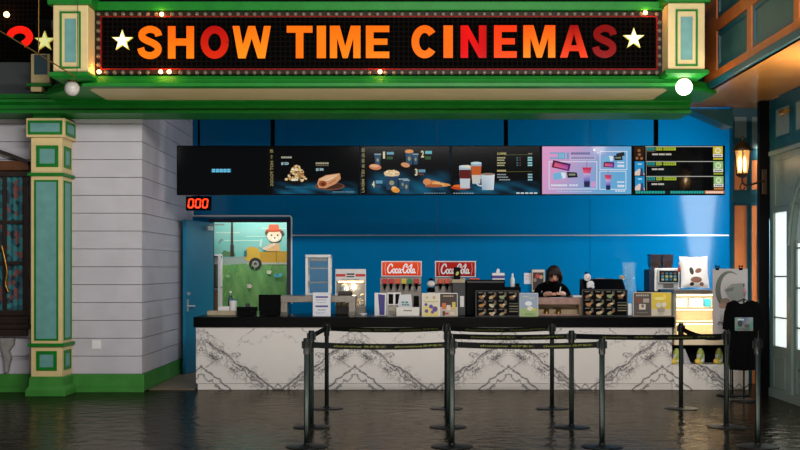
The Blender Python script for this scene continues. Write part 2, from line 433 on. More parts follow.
# ================================================================== THE SETTING
YW = 13.9            # front wall line
YB = 17.3            # blue back wall
XL = X(142, YW)      # corner of the white siding
XR = 4.5             # wall with the arched doors
def struct(mb, name, mats, label=None, cat=None, parent=None):
    o = mb.build(name, mats, parent)
    if parent is None: o['kind'] = 'structure'; tag(o, label, cat)
    return o
struct(MB().box(-11, 9, -4, 19.5, -.1, 0), 'floor', 'floor_stone', 'dark polished stone floor of the cinema lobby', 'floor')
struct(MB().box(XL+.03, X(196,14.2)-.01, 14.15, YB-.02, .0005, .012), 'floor_threshold', 'tan_floor', 'tan concrete floor strip beside the open blue door', 'floor')

# white lapped siding: front face and the side that runs back to the blue wall
PH = .2235; z0s = Z(392.5,YW)
def siding_profile(ztop):
    zs = [0.0]; z = Z(373.5,YW); out = []
    zk = Z(375.5,YW)+.015
    z = zk
    while z < ztop:
        z2 = min(z+PH, ztop); out.append((z, z2)); z = z2
    return out
mb = MB()
mb.box(-9, XL-.02, YW+.03, YW+.2, 0, 3.6)
for a, b in siding_profile(3.6):
    mb.prism([(-9, a+.008), (XL, a+.008), (XL, b), (-9, b)], YW, YW+.03)
struct(mb, 'wall_front', 'siding', 'white horizontal board siding behind the cream and aqua column', 'wall')
mb = MB(); mb.box(XL-.2, XL-.03, YW+.21, YB, 0, 4.3)
for a, b in siding_profile(4.3):
    mb.box(XL-.03, XL, YW+.032, YB-.01, a+.008, b)
struct(mb, 'wall_left', 'siding', 'white siding side wall running back to the open blue door', 'wall')
zb = Z(374,YW)
mb = MB()
for (x0, x1) in ((-9, XL+.03),):
    mb.box(x0, x1, YW-.035, YW-.001, 0, zb*.28, b=.006); mb.box(x0, x1, YW-.022, YW-.001, zb*.28, zb, b=.006)
struct(mb, 'baseboard_front', 'green_base', 'green baseboard below the white siding', 'baseboard')
mb = MB(); mb.box(XL+.001, XL+.03, YW+.0, 16.35, .013, zb*.28, b=.006); mb.box(XL+.001, XL+.02, YW+.0, 16.35, zb*.28, zb, b=.006)
struct(mb, 'baseboard_left', 'green_base', 'green baseboard along the siding side wall', 'baseboard')

# blue glossy back wall with the doorway, seams as thin grooves filled by strips
dx0, dx1, dz1 = X(212.5,YB), X(287,YB), Z(222,YB)
mb = MB()
sx_ = [XL, dx0]; zsm = Z(235.3,YB)
def wallpiece(x0, x1, z0, z1): mb.box(x0, x1, YB, YB+.15, z0, z1)
wallpiece(XL, dx0, 0, 4.3); wallpiece(dx0, dx1, dz1, 4.3)
seams = [dx1, X(437,YB), X(590,YB), 5.3]
for a, b in zip(seams, seams[1:]):
    wallpiece(a+.003, b-.003, 0, zsm-.004); wallpiece(a+.003, b-.003, zsm+.004, 4.3)
struct(mb, 'wall_back', 'blue_wall', 'glossy blue panelled back wall behind the counter', 'wall')
struct(MB().box(dx1, 5.3, YB-.006, YB-.0005, zsm-.009, zsm+.009), 'trim_1', 'silver', 'thin pale metal strip across the blue back wall', 'trim')
struct(MB().box(5.3, 5.45, YW-.4, YB+.15, 0, 4.3), 'wall_right', 'blue_wall', 'blue side wall of the counter area', 'wall')
struct(MB().box(XL-.2, 5.45, 13.96, 19.5, 4.3, 4.4), 'ceiling', 'navy', 'dark navy ceiling over the counter', 'ceiling')
# door frame
mb = MB()
mb.box(dx0-.05, dx0, YB-.03, YB+.16, 0, dz1+.05); mb.box(dx1, dx1+.06, YB-.03, YB-.002, 0, dz1+.05); mb.box(dx0, dx1, YB-.03, YB+.16, dz1, dz1+.05)
struct(mb, 'door_frame', 'navy', 'dark navy frame around the open doorway', 'door frame')

# corridor beyond the doorway with its painted wall
YM = 18.7
struct(MB().box(-5, 0.5, YM, YM+.1, 0, 3.2), 'wall_corridor', 'siding', 'corridor wall carrying the painted meadow', 'wall')
mu = Art(YM-.004, step=.0008)
sky = lambda a, b: tuple(lin(t) for t in (150-30*b+20*math.sin(b*23+a*6)*.5, 205-8*b, 196-10*b))+(1,)
def grass(a, b):
    n = math.sin(a*37+b*11)*8+math.sin(a*83-b*29)*7
    return tuple(lin(max(0, t)) for t in (98-22*b+n, 150-26*b+n, 84-30*b+n*.6))+(1,)
mu.grid(180, 205, 300, 262, sky, 24, 14)
for (x0, y0, x1) in ((216,232,240),(224,240,262),(246,236,276),(262,228,286)): mu.rect(x0, y0, x1, y0+1.0, rgb(196,222,204))
mu.grid(180, 258, 300, 384, grass, 44, 30)
mu.shape([(213,258),(250,256),(262,262),(240,264),(213,266)], rgb(150,166,158))      # road
mu.shape([(220,256),(224,250),(229,252),(233,249),(236,256)], rgb(96,140,92))         # bushes
mu.shape([(231.2,222),(233,222),(233.4,245),(230.8,245)], rgb(74,62,48)); mu.rect(230.4,245,234,256.5, rgb(58,50,42))
# yellow open car, seen from the side, with a teddy bear in an orange hat
mu.shape([(246,249),(250,246.5),(258,248),(260,252),(290,251),(290,263.5),(256,264),(246,260),(244,255)], rgb(214,172,60))
mu.shape([(260,252),(290,251),(290,263),(260,263.5)], rgb(196,152,48)); mu.rect(276,251.5,276.8,263, rgb(150,112,36))
mu.rect(247,262.5,290,264.5, rgb(178,176,160))
mu.shape([(259,246),(261,239),(262.5,239),(261.5,248)], rgb(205,224,214))
mu.shape([(244,251),(247,250),(247,257),(244,256)], rgb(64,120,128))
mu.ell(255.5,264,6.4,6.4, rgb(34,36,36)); mu.ell(255.5,264,3.4,3.4, rgb(150,150,142)); mu.ell(255.5,264,1.6,1.6, rgb(40,40,40))
mu.shape([(266,251),(268,244),(279,243),(281,251.5)], rgb(226,180,124)); mu.line([(263,249),(268,247.5),(275,244)], 3, rgb(232,206,176))
mu.ell(267,233,2,2.2, rgb(108,74,54)); mu.ell(282,233,2,2.2, rgb(108,74,54))
mu.ell(274.5,236,7.2,6.2, rgb(240,222,190)); mu.ell(274.8,239,3,2, rgb(250,240,220)); mu.ell(274.8,238,1,.8, rgb(50,40,34))
mu.ell(271.6,235.2,.8,.9, rgb(40,34,30)); mu.ell(277.8,235.2,.8,.9, rgb(40,34,30))
mu.ell(274,230.5,8,1.6, rgb(188,84,44)); mu.shape([(268.5,230.5),(269.3,224.5),(278.5,224.5),(279.4,230.5)], rgb(214,98,56))
for (x, y, r, c_) in ((269.5,272,2.2,(222,226,190)),(249.6,286,2.4,(206,190,180)),(228,276,1.8,(150,190,150))):
    for k in range(5): mu.ell(x+r*.7*math.cos(k*1.257), y+r*.5*math.sin(k*1.257), r*.55, r*.45, rgb(*c_), 8)
mu.ell(276.5,275.5,2.6,2, rgb(80,170,190), 10, .5); mu.ell(280.5,275,2.6,2, rgb(84,176,196), 10, -.5)
for k in range(90):
    x = random.uniform(222,290); y = random.uniform(266,312)
    mu.line([(x,y),(x+random.uniform(1,3),y-random.uniform(3,7))], .5, rgb(random.randint(70,150), random.randint(140,190), random.randint(70,100)))
mu.shape([(219.6,242),(222,239),(224.6,239.6),(222,242),(220.6,245)], rgb(140,134,150))
tag(mu.build('wall_mural', 'print'), 'painted meadow mural with teddy bear in yellow car', 'mural')
# shelf unit in the corridor
t = thing('corridor_shelf', 'white framed shelf unit inside the doorway in front of the mural', 'shelf', (X(214,18.1), 18.1, 0))
mb = MB()
for px in (206, 219.4): mb.box(X(px,17.9)-.02, X(px,17.9)+.02, 17.88, 17.92, 0, Z(254,17.9))
mb.box(X(206,17.9)-.02, X(219.4,17.9)-.021, 18.3, 18.34, 0, Z(254,17.9)); mb.build('frame', 'white', t)
for zz in (.3, .8, 1.25, Z(256,17.9)): MB().box(X(206,17.9)+.021, X(219.4,17.9)-.021, 17.9, 18.29, zz-.02, zz).build('shelf_board', 'dark_wood', t)
tag(MB().box(X(207,18), X(217,18), 17.93, 18.25, .802, 1.2, b=.01).build('storage_box', 'wood_orange'), 'light brown storage box on the middle board of the corridor shelf', 'box')
tag(MB().box(X(207,18), X(217,18), 17.93, 18.25, 1.252, 1.62, b=.01).build('storage_box', 'dark_wood'), 'dark brown storage box on the upper board of the corridor shelf', 'box')

# white conduit round the doorway
mb = MB(); r_ = .014; yc = YB-.02
mb.tube([(X(192.5,yc),yc,Z(200,yc)),(X(192.5,yc),yc,Z(215,yc)),(X(193.2,yc),yc,Z(216,yc)),(X(290,yc),yc,Z(216,yc)),(X(291.4,yc),yc,Z(217.5,yc)),(X(291.4,yc),yc,1.0)], r_, 8)
tag(mb.build('wall_conduit', 'white'), 'white conduit running over and down beside the doorway', 'conduit')

# open blue door leaf, hinged at the far jamb edge
hx, hy = X(211,YB)-.0, YB-.06
fx, fy = X(182,16.1), 16.15
t = thing('door_1', 'blue door leaf standing open against the siding wall', 'door', (hx, hy, .02), kind='structure')
ang = math.atan2(fy-hy, fx-hx); L = math.hypot(fx-hx, fy-hy)
T = Matrix.Translation((hx, hy, 0)) @ Matrix.Rotation(ang, 4, 'Z')
dt = Z(219.6,16.15)
MB().box(0, L, 0, .05, .02, dt, b=.004, T=T).build('leaf', 'blue_door', t)
h = MB(); h.box(L-.10, L-.04, .0505, .058, 1.0-.08, 1.0+.1, b=.003, T=T)
h.tube([T@Vector((L-.07,.058,1.0)), T@Vector((L-.07,.11,1.0)), T@Vector((L-.19,.115,.995))], .011, 8); h.build('door_handle', 'silver', t)
h = MB(); h.tube([T@Vector((L-.07,.0505,1.18)), T@Vector((L-.07,.075,1.18))], .028, 14); h.tube([T@Vector((L-.07,.075,1.18)), T@Vector((L-.07,.095,1.18))], .012, 8); h.build('deadbolt', 'silver', t)
h = MB(); h.box(.12, .36, .0505, .10, dt-.13, dt-.06, b=.005, T=T)
h.tube([T@Vector((.2,.075,dt-.058)), T@Vector((.2,.075,dt-.04)), T@Vector((-.02,.22,dt-.03))], .008, 6); h.build('door_closer', 'silver', t)

# column on the siding wall
yf = 13.47; x0, x1 = X(31,yf), X(62,yf)
def zc(py): return Z(py, yf)
t = thing('column', 'cream column with green framed aqua panels and green base', 'column', ((x0+x1)/2, yf+.2, 0), kind='structure')
MB().box(x0, x1, yf, YW-.001, zc(377), zc(120), b=.006).build('shaft', 'cream', t)
b = MB(); xo = .055
b.box(x0-xo, x1+xo, yf-xo, YW-.036, 0, zc(390), b=.008); b.loft([[(x0-q,yf-q,zz),(x1+q,yf-q,zz),(x1+q,YW-.036,zz),(x0-q,YW-.036,zz)] for q, zz in ((.05,zc(390)),(.02,zc(386)),(.015,zc(378)),(.0,zc(376.5)))], smooth=False)
b.build('base', 'green_base', t)
b = MB()
for py in (345, 174.5):
    b.box(x0-.035, x1+.035, yf-.035, YW-.001, zc(py+1.6), zc(py-1.6), b=.006)
b.build('ledge', 'green', t)
b = MB(); b.box(x0-.045, x1+.045, yf-.045, YW-.001, zc(137.5), zc(118.5), b=.008); b.build('capital', 'cream', t)
MB().box(x0+.02, x1-.02, yf+.01, YW-.002, zc(118.4), zc(111)).build('neck', 'green', t)
def panel(parent, xa, xb, pa, pb, y, w=.03):
    r = MB().ring(xa, xb, zc(pb), zc(pa), w, y-.014, y-.0005, b=.003).build('panel_frame', 'green', parent)
    MB().box(xa+w, xb-w, y-.006, y-.0005, zc(pb)+w, zc(pa)-w).build('panel_field', 'aqua', r)
def panelx(parent, ya, yb, pa, pb, x, w=.03):
    r = MB().ringx(ya, yb, zc(pb), zc(pa), w, x+.0005, x+.014).build('panel_frame', 'green', parent)
    MB().box(x+.0005, x+.006, ya+w, yb-w, zc(pb)+w, zc(pa)-w).build('panel_field', 'aqua', r)
panel(t, X(34.5,yf), X(58.5,yf), 180, 340.5, yf, .022); panel(t, X(36.5,yf), X(58.5,yf), 145.5, 167, yf, .04); panel(t, X(36.5,yf), X(57,yf), 351, 370.5, yf, .04)
panel(t, x0-.02, x1+.02, 121, 135, yf-.045, .03)
panelx(t, yf+.06, YW-.07, 180, 340.5, x1, .022); panelx(t, yf+.07, YW-.09, 145.5, 167, x1, .04); panelx(t, yf+.07, YW-.09, 351, 370.5, x1, .04)
panelx(t, yf+.0, YW-.06, 121, 135, x1+.045, .03)

# wall plate socket
t = thing('wall_socket', 'square white blank plate low on the siding wall', 'socket', (X(96.5,YW), YW, Z(349,YW)))
MB().box(X(92,YW), X(101,YW), YW-.012, YW-.0008, Z(349,YW), Z(340,YW), b=.004).build('cover_plate', 'white', t)
MB().box(X(94.5,YW), X(98.5,YW), YW-.0145, YW-.0122, Z(347,YW), Z(342,YW), b=.001).build('blank', 'paper', t)

# old dark window
t = thing('window_1', 'dark wooden window with patterned blue curtain beside the column', 'window', (X(4,YW), YW, Z(335,YW)), kind='structure')
yw = YW-.06
wx0, wx1 = X(-60,yw), X(28.4,yw)
MB().ring(wx0, wx1, Z(316,yw), Z(171,yw), .07, yw, YW-.001, b=.01).build('window_frame', 'dark_wood', t)
m_ = MB()
for py in (222, 263): m_.box(wx0+.07, wx1-.07, yw+.005, YW-.03, Z(py+1.6,yw), Z(py-1.6,yw))
for px in (4.2, -22): m_.box(X(px,yw)-.022, X(px,yw)+.022, yw+.008, YW-.03, Z(316,yw)+.07, Z(171,yw)-.07)
m_.build('glazing_bar', 'dark_wood', t)
mb = MB(); n = 60
ring_ = lambda zz: [(wx0+.07+(wx1-wx0-.14)*i/n, YW-.014+.008*math.sin(i*1.3), zz) for i in range(n+1)]
mb.loft([ring_(Z(316,yw)+.07), ring_(Z(171,yw)-.07)], cap=False, closed=False); mb.build('curtain', 'curtain_cloth', t)
MB().tube(spline([(X(2,yw),yw-.01,Z(246,yw)),(X(5,yw),yw-.02,Z(258,yw)),(X(7.5,yw),yw-.02,Z(272,yw)),(X(6,yw),yw-.02,Z(284,yw)),(X(9,yw),yw-.02,Z(292,yw))]), .018, 8).build('curtain_tie', 'brass', t)
MB().box(wx0, X(29,yw), yw-.03, YW-.001, Z(170.5,yw), Z(161,yw), b=.012).build('lintel', 'wood_orange', t)
s_ = MB(); s_.box(wx0, X(28.5,yw), yw-.02, YW-.001, Z(324,yw), Z(316.5,yw), b=.008); s_.box(wx0, X(29.5,yw), yw-.05, YW-.001, Z(329,yw), Z(324.3,yw), b=.01); s_.box(wx0, X(27,yw), yw-.03, YW-.001, Z(336,yw), Z(329.3,yw), b=.01); s_.build('sill', 'dark_wood', t)
a_ = MB(); pts = [(-60,120),(-30,136),(-8,147),(10,153),(24,158.5),(29,161)]
a_.loft([[(X(px,yw),yy,Z(py+d,yw)) for yy, d in ((yw-.04,0),(YW-.001,0),(YW-.001,4),(yw-.04,4))] for px, py in pts], smooth=False); a_.build('arch_hood', 'dark_wood', t)
b_ = MB(); prof = [(14,338),(13.5,345),(9,351),(11,358),(9,366),(8,372),(5.5,372),(5,362),(3,352),(1,345),(1,338)]
b_.prism([(X(a,yw),Z(c,yw)) for a, c in prof], yw-.02, YW-.001); o = b_.build('sill_bracket', 'stone_grey', t)

# ------------------------------------------------------------------ beam, upper walls, marquee canopy
mb = MB(); bz = 3.415
prof = [(13.36,bz),(13.36,bz+.035),(13.40,bz+.05),(13.40,bz+.10),(13.33,bz+.13),(13.33,bz+.16),(13.42,bz+.19),(13.42,bz+.24)]
def beam_profile(x0, x1):
    ring_ = lambda x: [(x, y, z) for y, z in prof]+[(x, 13.94, bz+.24),(x, 13.94, bz)]
    mb.loft([ring_(x1), ring_(x0)], smooth=False)
beam_profile(-9, 3.5)
struct(mb, 'beam', 'green', 'green moulded beam running over the column and the counter opening', 'beam')
struct(MB().box(-9, XL-.001, YW-.05, YW-.001, Z(118.3,YW), bz-.002, b=.01), 'trim_2', 'green', 'narrow green moulding at the top of the siding wall', 'trim')
struct(MB().box(-9, 3.5, 13.62, 13.8, bz+.242, 7.0), 'wall_upper', 'grey_wall', 'grey upper wall above the beam', 'wall')

SY = 12.42; SX0, SX1 = X(95.5,SY), X(662.5,SY)
t = thing('marquee_canopy', 'green canopy with cream soffit projecting under the lit cinema sign', 'canopy', ((SX0+SX1)/2, 13.0, 3.56), kind='structure')
MB().box(SX0, SX1, SY, 13.6, 3.70, 6.5).build('body', 'dark_wall', t)
plan = [(-4.02,13.5),(-4.02,13.02),(-3.46,SY),(2.99,SY),(3.52,12.86),(3.52,13.5)]
def off(o): return [(-4.02-o,13.5),(-4.02-o,13.02-o*.4),(-3.46-o*.4,SY-o),(2.99+o*.4,SY-o),(3.52+o,12.86-o*.4),(3.52+o,13.5)]
mb = MB(); prof = [(.13,3.563),(.13,3.60),(.10,3.612),(.09,3.65),(.05,3.66),(.04,3.69),(.012,3.70)]
for (o0, z0), (o1, z1) in zip(prof, prof[1:]):
    A, B = off(o0), off(o1)
    for i in range(len(A)-1):
        mb.add([(*A[i],z0),(*A[i+1],z0),(*B[i+1],z1),(*B[i],z1)], [(0,1,2,3)])
A = off(.012); mb.add([(*q,3.70) for q in A], [list(range(len(A)))])
ix0, ix1, iy0, iy1 = X(90,12.6), X(667,12.6), 12.455, 13.44
O = off(.13)
I = [(ix0,iy1),(ix0,iy0+.12),(ix0+.07,iy0),(ix1-.07,iy0),(ix1,iy0+.12),(ix1,iy1)]
for i in range(5): mb.add([(*O[i],3.563),(*I[i],3.563),(*I[i+1],3.563),(*O[i+1],3.563)], [(0,1,2,3)])
mb.add([(O[0][0],13.5,3.563),(O[5][0],13.5,3.563),(ix1,iy1,3.563),(ix0,iy1,3.563)], [(0,1,2,3)])
for i in range(6):
    j = (i+1) % 6
    mb.add([(*I[i],3.563),(*I[i],3.568),(*I[j],3.568),(*I[j],3.563)], [(0,1,2,3)])
mb.build('cornice', 'green', t)
mb = MB(); mb.add([(*q,3.567) for q in I], [list(range(6))]); mb.add([(*q,3.62) for q in I], [list(range(6))[::-1]]); mb.build('soffit_panel', 'soffit_cream', t)
MB().box(SX0, SX1, SY-.10, SY-.001, Z(12,SY)+.0, Z(3.4,SY), b=.01).build('top_moulding', 'green', t)

def pillar_block(px0, px1, D, top, bot, side, label):
    xa, xb = X(px0,D), X(px1,D); za, zb_ = Z(bot,D), Z(top,D)
    t = thing('pilaster_block', label, 'pilaster', ((xa+xb)/2, D+.2, za), 'corner blocks of the marquee', kind='structure')
    MB().box(xa, xb, D, SY+.05 if side else SY+.05, za, zb_, b=.012).build('block', 'cream', t)
    g = MB(); g.box(xa-.05, xb+.05, D-.05, SY+.05, zb_, zb_+.12, b=.01); g.build('head_moulding', 'green', t)
    g = MB(); g.loft([[(xa-q,D-q,z),(xb+q,D-q,z),(xb+q,SY+.05,z),(xa-q,SY+.05,z)] for q, z in ((.0,za-.001),(.03,za-.012),(.035,za-.05),(.0,za-.075))][::-1], smooth=False); g.build('foot_moulding', 'green', t)
    w = xb-xa
    r = MB().ring(xa+w*.2, xb-w*.2, za+.03, zb_-.07, .022, D-.014, D-.0005, b=.003).build('panel_frame', 'green', t)
    MB().box(xa+w*.34, xb-w*.34, D-.006, D-.0005, za+.1, zb_-.15).build('panel_field', 'aqua', r)
    return t
pillar_block(53, 88, 12.1, 5, 71.5, True, 'cream marquee corner block above the unlit globe')
pillar_block(668, 705, 12.1, 3, 69, False, 'cream marquee corner block above the glowing globe')

def globe(px, py, r, lit, label):
    D = 12.25; c = (X(px,D), D, Z(py,D))
    t = thing('hanging_globe_lamp', label, 'lamp', (c[0], c[1], c[2]-r), 'globe lamps under the marquee')
    MB().sphere(c, r, 28, 18).build('globe', 'globe_on' if lit else 'globe_off', t)
    zt = 3.685-.078 if not lit else Z(69,12.1)-.078
    m_ = MB(); m_.lathe((c[0],c[1],c[2]+r*.93), [(.05,0),(.055,.015),(.03,.03),(.03,zt-(c[2]+r*.93))], 18); m_.build('fitter', 'brass', t)
    return c
globe(72, 88.5, .082, False, 'unlit pale globe lamp under the marquee corner block')
GL = globe(684, 87, .090, True, 'glowing white globe lamp under the marquee corner block')

# ------------------------------------------------------------------ the lit sign
D = SY-.03
t = thing('marquee_sign', 'wide black sign with glowing orange letters and bulb border', 'sign', (X(379,D), D, Z(76,D)))
MB().box(X(95.5,SY), X(662.5,SY), SY-.03, SY-.001, Z(75.5,SY), Z(12,SY)).build('sign_board', 'led_grid', t)
MB().ring(X(96,SY), X(662,SY), Z(75,SY), Z(12.5,SY), .068, SY-.05, SY-.0305, b=.004).build('bulb_border', 'beads', t)
MB().ring(X(101.5,SY), X(656.5,SY), Z(70.5,SY), Z(16.8,SY), .013, SY-.052, SY-.0305).build('red_edging', 'red_trim', t)
YL0, YL1 = SY-.075, SY-.0312
OR, RD, DR = (255,118,10), (205,16,6), (120,6,4)
def letter(ch, xa, xb, ya, yb, cfn):
    mb = MB(); DL = YL0
    def q(u, v): return (X(xa+(xb-xa)*u,DL), Z(yb+(ya-yb)*v,DL))
    def col(u, v): c_ = cfn(u, v); return (lin(c_[0]), lin(c_[1]), lin(c_[2]), 1)
    def poly(p):
        # cut into a fine fan-free strip: polygon kept whole, colours per corner
        mb.prism([q(*a) for a in p], YL0, YL1, 0, 1, cols=[col(*a) for a in p])
    def rect(u0, v0, u1, v1, n=4):
        horizontal = abs((u1-u0)*(xb-xa)) > abs((v1-v0)*(yb-ya))
        for i in range(n):
            a, b = i/n, (i+1)/n
            if horizontal: poly([(u0+(u1-u0)*a,v0),(u0+(u1-u0)*b,v0),(u0+(u1-u0)*b,v1),(u0+(u1-u0)*a,v1)])
            else: poly([(u0,v0+(v1-v0)*a),(u1,v0+(v1-v0)*a),(u1,v0+(v1-v0)*b),(u0,v0+(v1-v0)*b)])
    def band(pts, w):      # thick stroke given in aspect-true units (height 1)
        asp = (xb-xa)/(yb-ya)
        n = len(pts); Lq, Rq = [], []
        for i in range(n):
            a, b = pts[max(i-1,0)], pts[min(i+1,n-1)]; l = math.hypot(b[0]-a[0], b[1]-a[1]) or 1
            nx, ny = -(b[1]-a[1])/l*w/2, (b[0]-a[0])/l*w/2
            Lq.append(((pts[i][0]+nx)/asp, pts[i][1]+ny)); Rq.append(((pts[i][0]-nx)/asp, pts[i][1]-ny))
        for i in range(n-1): poly([Lq[i], Lq[i+1], Rq[i+1], Rq[i]])
    asp = (xb-xa)/(yb-ya); w = .235; wu = w/asp; tv = .2
    if ch == 'H': rect(0,0,wu,1); rect(1-wu,0,1,1); rect(wu,.40,1-wu,.62)
    elif ch == 'I': rect(0,0,1,1)
    elif ch == 'T': rect(0,.79,1,1); rect(.5-wu/2,0,.5+wu/2,.79)
    elif ch == 'E': rect(0,0,wu,1); rect(wu,.8,1,1); rect(wu,0,1,.2); rect(wu,.41,.92,.6)
    elif ch == 'M':
        k = wu*.94; rect(0,0,k,1); rect(1-k,0,1,1)
        poly([(k,1),(k,.62),(.42,0),(.5,0),(.5,.36),(.32+.0,1)]); poly([(.68,1),(.5,.36),(.5,0),(.58,0),(1-k,.62),(1-k,1)])
    elif ch == 'N':
        rect(0,0,wu,1); rect(1-wu,0,1,1); poly([(wu,1),(wu,.60),(1-wu,0),(1-wu,.40)])
    elif ch == 'W':
        d = wu*.9
        poly([(0,1),(d,1),(.27,.42),(.30,0),(.15,0)]); poly([(.27,.42),(.5-d*.5,1),(.5,1),(.5,.62),(.34,0),(.30,0)])
        poly([(.73,.42),(.5+d*.5,1),(.5,1),(.5,.62),(.66,0),(.70,0)]); poly([(1,1),(1-d,1),(.73,.42),(.70,0),(.85,0)])
    elif ch == 'A':
        d = wu*.98
        poly([(0,0),(d,0),(d+.065,.2),(d+.135,.4),(.5,.74),(.5,1),(.5-d*.52,1)]); poly([(1,0),(1-d,0),(1-d-.065,.2),(1-d-.135,.4),(.5,.74),(.5,1),(.5+d*.52,1)])
        poly([(d+.065,.2),(1-d-.065,.2),(1-d-.128,.38),(d+.128,.38)])
    elif ch in 'OC':
        a0, a1 = (0, 2*math.pi) if ch == 'O' else (math.radians(38), math.radians(322)); n = 30
        ax, av = (asp-w)/2, (1.02-w)/2
        band([(asp/2+ax*math.cos(a0+(a1-a0)*i/n), .5+av*math.sin(a0+(a1-a0)*i/n)) for i in range(n+1)], w)
    elif ch == 'S':
        k = asp
        band(spline([(k*.86,.70),(k*.80,.82),(k*.62,.895),(k*.40,.895),(k*.19,.80),(k*.18,.66),(k*.36,.565),(k*.62,.48),(k*.81,.37),(k*.82,.22),(k*.63,.11),(k*.38,.105),(k*.18,.19),(k*.11,.33)],5), .215)
    elif ch == '2':
        band(spline([(.12,.66),(.2,.8),(.42,.89),(.66,.84),(.78,.66),(.70,.5),(.56,.40)],5), .24)
    o = mb.build('letter', ['letter_glow', 'letter_side'], None)
    return mb, o
def put_letter(parent, *a):
    mb, o = letter(*a); bpy.data.objects.remove(o); return mb.build('letter', ['letter_glow', 'letter_side'], parent)
def flat(c_, c2=None):
    def f(u, v):
        return c_ if c2 is None else tuple(c2[i]+(c_[i]-c2[i])*v for i in range(3))
    return f
def mixh(c_, c2): return lambda u, v: tuple(c_[i]+(c2[i]-c_[i])*u for i in range(3))
row = [('S',138,162,flat((255,108,8),(255,122,16))),('H',167.9,194,flat((255,96,6),(255,128,16))),('O',200.5,228.7,flat((172,10,6),(214,40,10))),('W',232.5,270.8,flat((255,110,10),(255,142,24))),
       ('T',286.7,312.5,flat((255,112,10))),('I',316.8,325.9,flat((255,120,14))),('M',329.9,360.5,flat((255,108,8),(255,132,18))),('E',365.9,389.3,flat((255,108,8),(255,128,14))),
       ('C',411.5,437.9,flat((255,100,8),(255,116,12))),('I',443.5,452.8,flat((255,104,8))),('N',460.5,486.5,lambda u, v: (235-70*abs(u-.35), 30*max(0,v-.4), 6)),('E',494,516.7,flat((255,52,10),(255,74,10))),
       ('M',523.3,555.3,flat((255,84,8),(255,138,20))),('A',560,588,flat((150,8,6),(250,62,14))),('S',593,616.7,flat((126,8,6),(140,10,8)))]
for i, (ch, xa, xb, fn) in enumerate(row):
    sl = -1.2*(xa-138)/480
    put_letter(t, ch, xa, xb, 26.2+sl, 58.6+sl, fn)
def star(parent, px, py, r, name='star', m1='star', m2='star_edge', y0=None):
    y0 = YL0 if y0 is None else y0
    pts = []
    for k in range(10):
        a = math.pi/2+k*math.pi/5; q = r if k % 2 == 0 else r*.40
        pts.append((X(px+q*math.cos(a),y0), Z(py-q*math.sin(a),y0)))
    mb = MB(); c_ = (X(px,y0), Z(py,y0))
    mb.prism(pts, y0+.004, y0+.04, 1); mb.prism([(c_[0]+(a-c_[0])*.84, c_[1]+(b-c_[1])*.84) for a, b in pts], y0, y0+.005, 0)
    return mb.build(name, [m1, m2], parent)
star(t, 122, 40.5, 11); star(t, 634, 38.5, 11)
# bulbs round the border
slots = []
DB = SY-.05
for k in range(69): slots += [(98.8+8.2*k, 14.4), (98.8+8.2*k, 72.8)]
for k in range(6): slots += [(98.8, 22.8+8.4*k), (659, 22.8+8.4*k)]
lit = [(162,14.6),(99.5,72),(161,72),(169.5,72),(380,72),(645,13)]
slots = [s_ for s_ in slots if all(math.hypot(s_[0]-a, s_[1]-b) > 5 for a, b in lit)]
slots.sort(key=lambda s_: (s_[1] < 30, s_[0]))
proto = None
stuff = MB(); LAMPS = []
for i, (px, py) in enumerate(slots):
    x, z = X(px,DB), Z(py,DB)
    if i < 94:
        mb = MB(); mb.lathe((x,DB,z), [(.02,0),(.024,.004),(.026,.02),(.02,.036),(.006,.044)], 10, axis='y'); mb.build('bulb', 'bulb_off', t)
    else: stuff.lathe((x,DB,z), [(.02,0),(.024,.004),(.026,.02),(.02,.036),(.006,.044)], 8, axis='y')
o = stuff.build('bulb_row', 'bulb_off', t); o['kind'] = 'stuff'
for px, py in lit:
    x, z = X(px,DB), Z(py,DB)
    mb = MB(); mb.lathe((x,DB,z), [(.018,0),(.022,.004),(.025,.02),(.019,.036),(.006,.043)], 14, axis='y'); o = mb.build('bulb', 'bulb_on', t); o['label'] = 'lit white hot bulb'
    LAMPS.append((x, DB-.10, z))

# second sign round the corner of the canopy
YS = 13.56
t = thing('corner_sign', 'black sign with a red glowing curved character beside a yellow star', 'sign', (X(10,YS), YS, Z(60,YS)))
MB().box(X(-160,YS), X(37,YS), YS-.02, 13.619, Z(61,YS), Z(-40,YS)).box(X(37.2,YS), X(53,YS), YS-.02, 13.619, Z(19,YS), Z(-40,YS)).build('sign_board', 'led_grid', t)
YL0, YL1 = YS-.06, YS-.0205
mb, o = letter('2', 6, 29.5, 26.3, 56.5, flat((255,28,14))); bpy.data.objects.remove(o); mb.build('letter', ['letter_glow','letter_side'], t)
star(t, 44.3, 41, 10.6, 'star', 'star_yellow', 'star_edge', YS-.09)
mb = MB(); mb.box(X(36,YS), X(52,YS), YS-.05, YS-.0205, Z(55,YS), Z(20,YS)); mb.build('star_panel', 'black', t)
mb = MB(); mb.lathe((X(7.8,YS),YS-.02,Z(15.3,YS)), [(.02,0),(.034,.01),(.036,.03),(.02,.055),(.006,.06)], 14, axis='y'); mb.build('bulb', 'bulb_on', t)
LAMPS.append((X(7.8,YS), YS-.15, Z(15.3,YS)))
t = thing('pilaster_stub', 'short cream pilaster foot beneath the yellow star', 'pilaster', (X(43,YS), YS, Z(93,YS)), kind='structure')
MB().box(X(33.5,YS), X(52.5,YS), YS-.10, 13.619, Z(84.5,YS), Z(55.3,YS), b=.01).build('shaft', 'cream', t)
MB().box(X(37,YS), X(50,YS), YS-.108, YS-.1005, Z(76,YS), Z(56.5,YS)).build('panel_field', 'teal', t)
MB().box(X(30,YS), X(55,YS), YS-.13, 13.619, Z(87.5,YS), Z(84.8,YS), b=.005).build('ledge', 'green', t)
